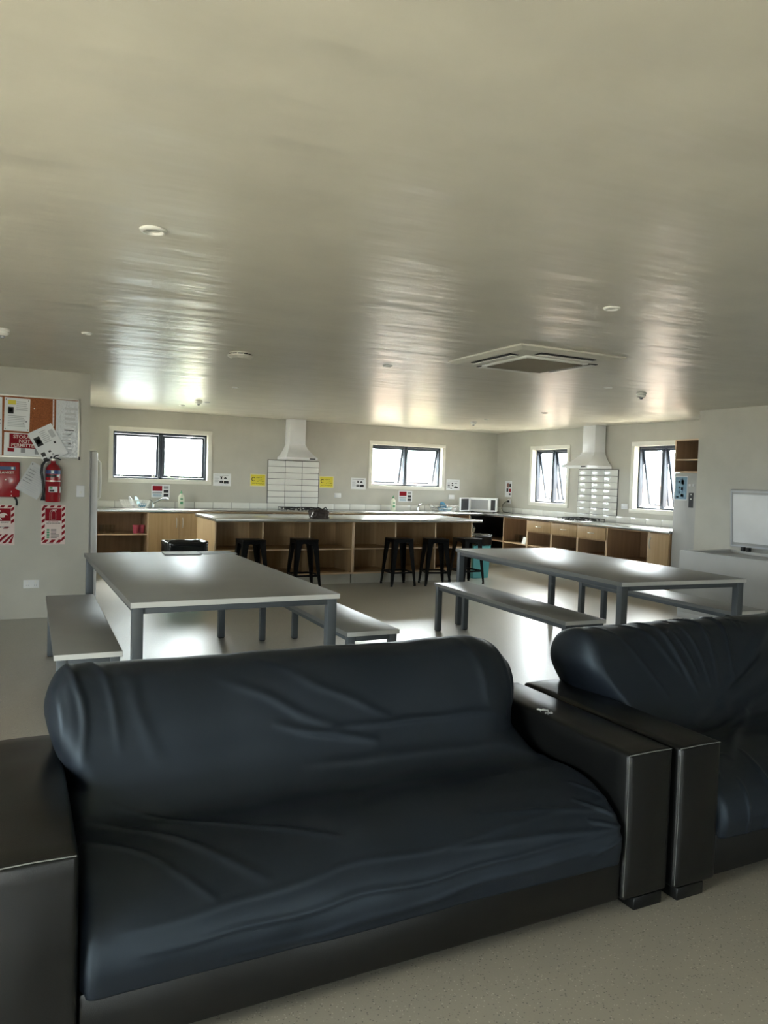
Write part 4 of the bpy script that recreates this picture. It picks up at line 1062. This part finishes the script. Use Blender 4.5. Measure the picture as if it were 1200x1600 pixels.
# back wall notices
def instr(a, z, lab, variant=0):
    mk = [(0.08, 0.86, 0.84, 0.88, MGRY)] + textlines(0.08, 0.32, 0.2, 0.75, 6, MPALE)
    if variant == 0: mk += [(0.42, 0.50, 0.55, 0.74, MBLK), (0.38, 0.54, 0.70, 0.76, MBLK), (0.60, 0.76, 0.58, 0.66, MBLK), (0.64, 0.72, 0.66, 0.72, MBLK), (0.36, 0.56, 0.22, 0.42, MBLK), (0.42, 0.50, 0.28, 0.36, MPALE), (0.60, 0.86, 0.20, 0.40, MBLK), (0.66, 0.80, 0.20, 0.32, MPALE)]
    else: mk += [(0.10, 0.25, 0.42, 0.52, MBLK), (0.10, 0.28, 0.28, 0.36, MBLK), (0.40, 0.50, 0.58, 0.70, MBLK), (0.60, 0.80, 0.62, 0.68, MGRY), (0.40, 0.52, 0.40, 0.50, MBLK), (0.58, 0.86, 0.20, 0.34, MBLK), (0.30, 0.42, 0.14, 0.22, MBLK), (0.66, 0.76, 0.34, 0.40, MBLK)]
    sheet('instruction_notice', lab, 'notice', 'B', a, z, 0.29, 0.20, MPAP, mk, group='white instruction notices')
instr(3.005, 1.365, 'white instruction notice right of the left back window')
instr(5.42, 1.365, 'white instruction notice left of the right back window')
instr(7.36, 1.39, 'white instruction notice right of the right back window', 1)
def yellow(a, z, lab):
    mk = [(0.04, 0.96, 0.05, 0.95, MYEL)]
    o = sheet('kitchen_notice', lab, 'notice', 'B', a, z, 0.262, 0.20, mat('pale_yellow_paper', (0.78, 0.74, 0.42), 0.5), mk, group='yellow kitchen notices')
    bm = NB(); rr = random.Random(3)
    for (cx, cz, r) in ((-0.075, 0.015, 0.028),):
        pts = [(cx+r*math.cos(a_), -0.0024, cz+r*math.sin(a_)) for a_ in [k*0.35+0.8 for k in range(14)]]; tube(bm, pts, 0.005, 4)
    finish('swirl', bm, MBLK, o)
    bm = NB()
    for (x0_, x1_, zz, th_) in ((-0.03, 0.06, 0.045, 0.0045), (0.03, 0.075, 0.015, 0.0035), (-0.005, 0.10, -0.018, 0.005), (-0.10, 0.10, -0.058, 0.0035)):
        n_ = int((x1_-x0_)/0.006)
        tube(bm, [(x0_+(x1_-x0_)*k/n_, -0.0024, zz+rr.uniform(-1, 1)*th_*2.2) for k in range(n_+1)], th_*0.5, 4)
    finish('handwriting', bm, MBLK, o)
yellow(3.60, 1.375, 'yellow notice with black writing, left of the hob tiles')
yellow(4.815, 1.375, 'yellow notice with black writing, right of the hob tiles')
def sinkn(a, z, lab):
    mk = [(0.06, 0.58, 0.52, 0.92, MREDP)] + textlines(0.06, 0.58, 0.30, 0.44, 2, MGRY, 0.8, 0.05) + textlines(0.08, 0.56, 0.08, 0.26, 3, MVINT, 0.7, 0.05)
    for k in range(3): mk.append((0.66, 0.92, 0.08+k*0.30, 0.30+k*0.30, MBLK if k < 2 else MGRY))
    o = sheet('sink_notice', lab, 'notice', 'B', a, z, 0.28, 0.20, MPAP, mk, group='sink notices')
sinkn(2.045, 1.16, 'red and white notice above the left dish rack')
sinkn(6.36, 1.16, 'red and white notice below the right back window')
mk = [(0.25, 0.55, 0.60, 0.86, mat('brown_print', (0.22, 0.09, 0.07), 0.5)), (0.62, 0.9, 0.62, 0.84, MBLK), (0.22, 0.50, 0.32, 0.54, MBLK), (0.6, 0.88, 0.30, 0.52, MREDP), (0.6, 0.85, 0.12, 0.24, MBLK)] + textlines(0.2, 0.8, 0.88, 0.97, 2, MPALE)
sheet('microwave_notice', 'narrow picture notice above the corner socket', 'notice', 'R', 11.61, 1.345, 0.21, 0.30, MPAP, mk)
mk = [(0.04, 0.96, 0.04, 0.96, MVINT)] + [(0.28, 0.42, 0.72, 0.80, MPAP), (0.5, 0.72, 0.66, 0.84, MPALE), (0.34, 0.64, 0.86, 0.89, MPALE), (0.3, 0.4, 0.48, 0.56, MPAP), (0.5, 0.66, 0.42, 0.54, MGRY), (0.3, 0.45, 0.30, 0.36, MPAP), (0.5, 0.72, 0.14, 0.26, MBLU), (0.15, 0.35, 0.10, 0.16, MPALE)]
sheet('fridge_notice', 'pale blue notice stuck on the right-hand fridge door', 'notice', 'F', 6.955, 1.46, 0.20, 0.31, MPAP, mk)

# sockets and switches
def plate(label, plane, a, z, w_, h_, kind):
    org = {'B': (a, D, z), 'R': (RX, a, z), 'L': (a, YL, z)}[plane]
    t = thing('power_outlet' if kind == 'o' else 'light_switch', label, 'outlet' if kind == 'o' else 'switch', org, -PI/2 if plane == 'R' else 0)
    bobj('cover_plate', MWHI, t, (-w_/2, w_/2, -0.010, -0.0003, -h_/2, h_/2), bev=0.003)
    if kind == 'o':
        for sx_ in (-1, 1):
            bobj('rocker', MWP, t, (sx_*w_*0.25-0.006, sx_*w_*0.25+0.006, -0.014, -0.010, 0.008, 0.026))
            bobj('pin_socket', MGRY, t, (sx_*w_*0.25-0.010, sx_*w_*0.25-0.007, -0.0106, -0.010, -0.018, -0.008), (sx_*w_*0.25+0.007, sx_*w_*0.25+0.010, -0.0106, -0.010, -0.018, -0.008))
    else: bobj('rocker', MWP, t, (-0.01, 0.01, -0.015, -0.010, -0.022, -0.002), bev=0.002)
plate('white double outlet low on the notice board wall', 'L', 0.155, 0.335, 0.14, 0.08, 'o')
plate('white light switch right of the fire extinguisher', 'L', 0.585, 1.24, 0.075, 0.115, 's')
plate('white outlet right of the left hob tiles', 'B', 5.03, 1.15, 0.125, 0.08, 'o')
plate('white outlet left of the microwave on the back wall', 'B', 7.33, 1.165, 0.125, 0.08, 'o')
plate('white socket in the corner with the black plug', 'R', 11.56, 1.115, 0.10, 0.08, 'o')
plate('white outlet between right hob tiles and fridge-side window', 'R', 8.60, 1.155, 0.13, 0.08, 'o')

# ---- notice board wall -------------------------------------------
t = thing('notice_board', 'aluminium framed cork notice board covered with papers', 'notice board', (0, YL, 0))
bx0, bx1, bz0, bz1 = -0.62, 0.572, 1.548, 2.143
bobj('cork_panel', MCORK, t, (bx0+0.01, bx1-0.01, -0.012, -0.001, bz0+0.01, bz1-0.01))
bobj('board_frame', MALU, t, (bx0, bx1, -0.022, -0.0005, bz1-0.018, bz1), (bx0, bx1, -0.022, -0.0005, bz0, bz0+0.018), (bx0, bx0+0.018, -0.022, -0.0005, bz0, bz1), (bx1-0.018, bx1, -0.022, -0.0005, bz0, bz1), bev=0.002)
bobj('corner_cap', MBLK, t, (bx1-0.012, bx1+0.002, -0.024, -0.0225, bz0-0.002, bz0+0.03), (bx0-0.002, bx0+0.012, -0.024, -0.0225, bz0-0.002, bz0+0.03))
O = 0.0128
mk = [(0.14, 0.44, 0.80, 0.93, MYEL), (0.14, 0.36, 0.52, 0.72, MBLK), (0.18, 0.32, 0.56, 0.68, MGRY)] + textlines(0.46, 0.92, 0.62, 0.92, 5, MPALE) + textlines(0.14, 0.9, 0.12, 0.48, 7, MPALE) + [(0.84, 0.90, 0.28, 0.33, MGRY), (0.74, 0.79, 0.22, 0.26, MGRY)]
for p in ((0.05, 0.93), (0.93, 0.93), (0.05, 0.04), (0.93, 0.04)): mk.append((p[0]-0.012, p[0]+0.022, p[1], p[1]+0.025, MBLK))
sheet('notice_sheet', 'white notice with yellow heading pinned upper left on the board', 'notice', 'L', 0.017, 1.955, 0.218, 0.31, MPAP, mk, tilt=d_(1.2), off=O)
mk = textlines(0.1, 0.9, 0.1, 0.9, 14, MPALE)+[(0.82, 0.95, 0.60, 0.62, MGRY), (0.82, 0.95, 0.54, 0.56, MGRY)]
sheet('notice_sheet', 'white sheet cut by the left edge of the photo on the board', 'notice', 'L', -0.215, 1.84, 0.21, 0.58-0.04, MPAP, mk, off=O)
o = sheet('storage_notice', 'STORAGE NOT PERMITTED notice pinned low on the board', 'notice', 'L', 0.065, 1.672, 0.315, 0.22, MPAP, [(0.14, 0.98, 0.36, 0.96, MREDP), (0.10, 0.28, 0.18, 0.34, MREDP), (0.46, 0.58, 0.16, 0.36, MGRY), (0.84, 0.96, 0.12, 0.38, MGRY)], tilt=d_(1.0), off=O)
for k, s_ in enumerate(('STORAGE', 'NOT', 'PERMITTED')): text(s_, 0.045, o, MPNK, (0.018, -0.0026, 0.073-k*0.040))
mk = textlines(0.40, 0.95, 0.55, 0.9, 4, MPALE) + [(0.38, 0.80, 0.475, 0.49, MBLK)] + [(0.55+0.02*random.random(), 0.70, 0.08+k*0.08, 0.10+k*0.08, MPAP) for k in range(5)] + textlines(0.30, 0.75, 0.06, 0.44, 7, MPALE)
sheet('plastic_sleeve', 'crinkled clear plastic sleeve with white sheets, right on the board', 'notice', 'L', 0.455, 1.842, 0.205, 0.555, MPLAM, mk, tilt=d_(0.6), off=O)
mk = [(0.30*k % 1*0 + 0.3, 0.7, 0.02+k*0.05, 0.035+k*0.05, MREDP) for k in range(19)]
sheet('paper_strip', 'narrow spotted strip beside the plastic sleeve on the board', 'paper', 'L', 0.332, 1.99, 0.012, 0.26, MPAP, mk, off=O)
mk = [(0.10, 0.34, 0.52, 0.80, MBLK), (0.14, 0.30, 0.58, 0.74, MGRY), (0.74, 0.92, 0.60, 0.84, MPALE), (0.06, 0.22, 0.20, 0.32, MBLK), (0.04, 0.2, 0.05, 0.15, MBLK), (0.36, 0.46, 0.24, 0.30, MBLK), (0.30, 0.38, 0.06, 0.12, MBLK), (0.72, 0.80, 0.42, 0.48, MBLK), (0.44, 0.50, 0.14, 0.18, MGRY)] + textlines(0.40, 0.72, 0.52, 0.92, 7, MPALE)
sheet('leaflet', 'white leaflet hanging tilted over the bottom of the board', 'paper', 'L', 0.285, 1.695, 0.235, 0.32, MPAP, mk, tilt=d_(-29), off=0.026)
mk = textlines(0.15, 0.85, 0.12, 0.9, 12, MPALE) + textlines(0.08, 0.45, 0.3, 0.8, 5, MGRY, 0.3)
sheet('leaflet', 'grey leaflet hanging tilted between fire blanket and extinguisher', 'paper', 'L', 0.173, 1.335, 0.215, 0.30, mat('grey_paper', (0.55, 0.57, 0.58), 0.6), mk, tilt=d_(29), off=0.034)
bm = NB(); cyl(bm, (0.155, YL-0.03, 1.492), (0.155, YL-0.040, 1.492), 0.006); tag(finish('push_pin', bm, MBLK, None), 'dark pin above the grey tilted leaflet', 'pin')
bm = NB(); cyl(bm, (0.165, YL-0.012, 2.02), (0.165, YL-0.024, 2.02), 0.006); tag(finish('push_pin', bm, MWHI, None), 'white pin in the bare cork', 'pin')

# fire blanket pouch
t = thing('fire_blanket', 'red fire blanket pouch on the wall, cut by the left edge', 'fire blanket', (-0.12, YL, 1.338))
bobj('pouch', MRED, t, (-0.16, 0.165, -0.030, -0.001, -0.167, 0.167), bev=0.010)
bobj('blue_strip', MBLU, t, (-0.15, 0.128, -0.0312, -0.030, 0.092, 0.124))
bobj('white_emblem', MPAP, t, (0.092, 0.112, -0.0322, -0.0312, 0.098, 0.120))
text('FIRE BLANKET', 0.033, t, MPNK, (0.012, -0.0312, 0.066))
for k, (a, b) in enumerate(((0.045, -0.0), (0.095, -0.115), (0.095, -0.150))):
    bobj('rivet', MPNK, t, (a-0.004, a+0.004, -0.0322, -0.030, b-0.006, b+0.006))
bm = NB(); tube(bm, [(0.115, -0.012, -0.165), (0.135, -0.012, -0.185), (0.142, -0.012, -0.215), (0.140, -0.012, -0.245)], 0.009, 8)
finish('pull_tape', bm, MBLK, t, True)

# fire extinguisher
t = thing('fire_extinguisher', 'red fire extinguisher with black hose on the notice board wall', 'fire extinguisher', (0.333, YL-0.085, 1.135))
bm = NB(); r = 0.069
lathe(bm, [(0, 0.0), (r-0.006, 0.0), (r, 0.008), (r, 0.295), (r*0.93, 0.325), (r*0.68, 0.352), (r*0.35, 0.368), (0.022, 0.375), (0.022, 0.395), (0, 0.395)], (0, 0, 0), 36); finish('cylinder_body', bm, MRED, t, True)
def band(name, m, z0, z1, a0, a1, rr=r+0.0008):
    bm = NB(); n = 20
    A = [bm.verts.new((rr*math.sin(a0+(a1-a0)*k/n), -rr*math.cos(a0+(a1-a0)*k/n), z0)) for k in range(n+1)]
    B = [bm.verts.new((v.co.x, v.co.y, z1)) for v in A]
    for k in range(n): bm.faces.new((A[k], A[k+1], B[k+1], B[k]))
    return finish(name, bm, m, t, 'all')
band('blue_label', MBLU, 0.268, 0.305, -1.2, 1.2, r*0.985+0.0018); band('black_label', MBLK, 0.236, 0.262, -1.2, 0.35); band('white_emblem', MPAP, 0.242, 0.262, 0.42, 0.75); band('white_emblem', MPAP, 0.278, 0.300, -0.3, 0.05, r*0.985+0.0026)
band('bracket_strap', MALU, 0.196, 0.206, -1.6, 1.6, r+0.0015); band('print_label', MREDP, 0.085, 0.190, -0.7, 0.9); band('print_symbols', MPAP, 0.095, 0.150, -0.62, 0.55, r+0.0014)
band('symbol', MGRN, 0.125, 0.148, -0.5, -0.1, r+0.002); band('symbol', MBLK, 0.10, 0.12, -0.5, 0.1, r+0.002); band('tag', MPAP, 0.09, 0.15, 0.95, 1.2, r+0.002)
bm = NB(); box(bm, -0.018, 0.018, -0.02, 0.02, 0.393, 0.415, bev=0.003); cyl(bm, (-0.018, 0, 0.402), (-0.035, 0, 0.402), 0.010); finish('valve', bm, MALU, t, True)
bm = NB(); tube(bm, [(0, 0, 0.415), (0.03, -0.02, 0.422), (0.065, -0.03, 0.405)], 0.006, 8); tube(bm, [(0, 0, 0.42), (0.02, -0.02, 0.445), (0.045, -0.03, 0.452)], 0.006, 8); finish('squeeze_handle', bm, MBLK, t, True)
bm = NB(); tube(bm, [(-0.035, 0, 0.402), (-0.07, -0.01, 0.39), (-0.098, -0.015, 0.35), (-0.103, -0.015, 0.28), (-0.090, -0.01, 0.20), (-0.082, 0, 0.12), (-0.086, 0, 0.05)], 0.0125, 12)
cyl(bm, (-0.086, 0, 0.055), (-0.090, 0, 0.012), 0.014, 0.020); finish('hose', bm, MBLK, t, True)
bobj('wall_bracket', MBLK, t, (-0.03, 0.03, r-0.002, 0.083, 0.16, 0.24))

# red striped safety signs
def safety(label, xc, zc, w_, h_, kind):
    o = bobj('safety_sign', MPNK, None, (-w_/2, w_/2, -0.003, 0, -h_/2, h_/2)); o.location = (xc, YL-0.0005, zc); tag(o, label, 'sign', 'red striped fire safety signs')
    bm = NB(); y0, y1 = -0.0036, -0.003
    bw = 0.030
    def para(pts): prism(bm, pts, y0, y1, axis='y')
    n = 6
    for side in (-1, 1):
        for k in range(n if kind == 'e' else 3):
            z = h_/2-0.035-k*0.058
            xo = -w_/2+0.004 if side < 0 else w_/2-bw-0.002
            para([(xo, z-0.030), (xo+bw-0.002, z-0.008), (xo+bw-0.002, z+0.022), (xo, z)])
    xs = [-w_/2+0.008+k*0.062 for k in range(3)]
    for x in xs:
        para([(x, h_/2-0.026), (x+0.034, h_/2-0.026), (x+0.050, h_/2-0.006), (x+0.016, h_/2-0.006)])
        if kind == 'e': para([(x, -h_/2+0.016), (x+0.036, -h_/2+0.016), (x+0.060, -h_/2+0.046), (x+0.024, -h_/2+0.046)])
    if kind == 'b':
        for k in range(4):
            x = -w_/2-0.02+k*0.055
            zb, zt = -h_/2+0.018, -h_/2+0.105
            p = [(x, zb), (x+0.03, zb), (x+0.115, zt), (x+0.085, zt)]
            p = [(min(max(a, -w_/2+0.004), w_/2-0.004), b) for a, b in p]
            if p[0][0] < p[1][0] or p[3][0] < p[2][0]:
                if abs(p[1][0]-p[2][0]) > 1e-4 or True: para([q for i_, q in enumerate(p)])
        for x in (-0.07, 0.0): para([(x, h_/2-0.225), (x+0.04, h_/2-0.225), (x+0.055, h_/2-0.210), (x+0.015, h_/2-0.210)])
    finish('stripe', bm, MREDP, o)
    zr0, zr1 = (h_/2-0.155, h_/2-0.033)
    bobj('red_panel', MREDP, o, (-w_/2+bw+0.004, w_/2-bw-0.004, -0.0038, -0.003, zr0, zr1))
    bm = NB()
    if kind == 'e':
        yy = -0.0045; xa, xb = -0.018, 0.022
        arc = [(xa, yy, zr0+0.01)] + [(xa+(xb-xa)*(0.5-0.5*math.cos(PI*k/8)), yy, zr0+0.075+0.02*math.sin(PI*k/8)) for k in range(9)] + [(xb, yy, zr0+0.01), (xa, yy, zr0+0.01)]
        tube(bm, arc, 0.0013, 4)
        tube(bm, [(-0.032, yy, zr0+0.012), (-0.031, yy, zr0+0.08), (-0.022, yy, zr0+0.102), (-0.002, yy, zr0+0.108)], 0.0017, 4)
        box(bm, -0.008, 0.014, yy-0.0005, yy+0.0005, zr0+0.097, zr0+0.108); box(bm, 0.010, 0.030, yy-0.0005, yy+0.0005, zr0+0.103, zr0+0.109)
    else:
        yy = -0.0045
        cyl(bm, (-0.030, yy+0.0004, zr1-0.026), (-0.030, yy-0.0004, zr1-0.026), 0.010, seg=16)
        prism(bm, [(-0.045, zr0+0.05), (-0.02, zr0+0.072), (0.01, zr0+0.080), (0.035, zr0+0.066), (0.040, zr0+0.055), (0.020, zr0+0.058), (0.012, zr0+0.036), (-0.012, zr0+0.034), (-0.028, zr0+0.045)][::-1], yy-0.0004, yy+0.0004, axis='y')
        prism(bm, [(-0.035, zr0+0.03), (-0.022, zr0+0.036), (-0.008, zr0+0.010), (-0.016, zr0+0.008)], yy-0.0004, yy+0.0004, axis='y')
    finish('pictogram', bm, MPNK, o)
    if kind == 'e':
        text('DRY POWDER', 0.0145, o, MREDP, (0, -0.0035, zr0-0.011)); text('FIRE EXTINGUISHER', 0.0165, o, MBLK, (0, -0.0035, zr0-0.025), sxx=0.85)
        bobj('green_symbols', MGRN, o, *[(-0.058, -0.034, -0.0037, -0.003, -h_/2+0.060+k*0.024, -h_/2+0.078+k*0.024) for k in range(4)])
        bobj('printed_text', MBLK, o, *[(-0.022, 0.02+0.035*random.random(), -0.0036, -0.003, -h_/2+0.062+k*0.0135, -h_/2+0.067+k*0.0135) for k in range(7)])
    else:
        text('FIRE BLANKET', 0.0165, o, MBLK, (0.0, -0.0035, zr0-0.012)); bobj('printed_text', MGRY, o, (-0.06, 0.055, -0.0036, -0.003, zr0-0.062, zr0-0.058), (-0.06, 0.045, -0.0036, -0.003, zr0-0.054, zr0-0.050))
    bobj('printed_footer', MGRY, o, (-0.06, 0.0, -0.0036, -0.003, -h_/2+0.005, -h_/2+0.008), (0.02, 0.055, -0.0036, -0.003, -h_/2+0.005, -h_/2+0.008))
safety('red striped sign with extinguisher symbol below the extinguisher', 0.343, 0.91, 0.215, 0.385, 'e')
safety('red striped fire blanket sign cut by the left edge', -0.095, 0.905, 0.200, 0.385, 'b')

# ================================================================== OUTSIDE
bm = NB(); box(bm, -30, 45, -30, YR-WT-0.01, -0.35, -0.15); box(bm, -30, 45, D+WT+0.01, 45, -0.35, -0.15); box(bm, RX+WT+0.01, 45, YR-WT-0.01, D+WT+0.01, -0.35, -0.15); box(bm, -30, XW-WT-0.01, YR-WT-0.01, D+WT+0.01, -0.35, -0.15)
o = finish('paving', bm, MGRASS); struct(o)
t = thing('neighbour_house', 'pale clad building outside the left back window', 'building', (0, D+3.6, 0))
bm = NB(); box(bm, -4.0, 3.15, 0, 5, -0.15, 3.4)
for k in range(22): box(bm, -4.0, 3.155, -0.018, 0, -0.1+k*0.16, 0.03+k*0.16)
finish('wall', bm, MBRICK, t)
bm = NB(); prism(bm, [(-4.4, 3.4), (3.55, 3.4), (3.55, 3.55), (-4.4, 3.55)], -0.5, 5.5, axis='y'); finish('roof', bm, MROOF, t)
f = bobj('window', MTR, t, (2.45, 3.05, -0.04, -0.018, 1.15, 1.95)); bobj('pane', MROOF, f, (2.50, 3.0, -0.045, -0.04, 1.2, 1.9))
def flax(label, x, y, n, h):
    bm = NB(); rr = random.Random(int(x*10))
    for k in range(n):
        a = rr.random()*2*PI; L_ = h*(0.6+0.4*rr.random()); lean = 0.2+0.5*rr.random(); wd = 0.035
        prev = None
        for j in range(7):
            q = j/6; rad = 0.06+lean*q**1.6*L_; z = L_*(q-0.22*q*q*lean*1.5)
            c = Vector((math.cos(a)*rad, math.sin(a)*rad, z)); sd = Vector((-math.sin(a), math.cos(a), 0))*wd*(1-q**2)
            A, B = bm.verts.new(c-sd), bm.verts.new(c+sd+Vector((0, 0, 0.004)))
            if prev: bm.faces.new((prev[0], A, B, prev[1]))
            prev = (A, B)
    o = finish('flax_bush', bm, MLEAF, None, 'all'); o.location = (x, y, -0.15); o.modifiers.new('s', 'SOLIDIFY').thickness = 0.004
    tag(o, label, 'plant', 'flax bushes outside')
flax('flax bush outside the right pane of the left back window', 3.05, D+1.9, 90, 2.1)
flax('flax bush outside the right back window', 8.6, D+3.0, 80, 1.7)
def fence(label, loc, rz, ln, n):
    t = thing('paling_fence', label, 'fence', loc, rz)
    bm = NB()
    for k in range(n):
        x = k*ln/n; box(bm, x+0.005, x+ln/n-0.005, 0, 0.02, 0.0, 1.75+0.02*math.sin(k*7.1))
    finish('palings', bm, MFEN, t)
    bobj('rail', MFEN, t, (0, ln, 0.02, 0.07, 0.4, 0.48), (0, ln, 0.02, 0.07, 1.4, 1.48))
fence('timber paling fence outside the right back window', (4.2, D+6.5, -0.15), 0, 16, 120)
fence('timber paling fence outside the right wall windows', (RX+4.5, D+5.5, -0.15), -PI/2, 16, 120)
bm = NB(); pts = []; N = 60
for k in range(N+1):
    x = -30+k*2; pts.append((x, 4.5+2.2*noise.noise(Vector((x*0.06, 1, 0)))+0.6*noise.noise(Vector((x*0.3, 4, 0)))))
A = [bm.verts.new((x, 62, -1)) for x, z in pts]; B = [bm.verts.new((x, 78, z)) for x, z in pts]; C_ = [bm.verts.new((x, 100, -1)) for x, z in pts]
for k in range(N): bm.faces.new((A[k], A[k+1], B[k+1], B[k])); bm.faces.new((B[k], B[k+1], C_[k+1], C_[k]))
struct(finish('hills', bm, MHILL, None, 'all'))
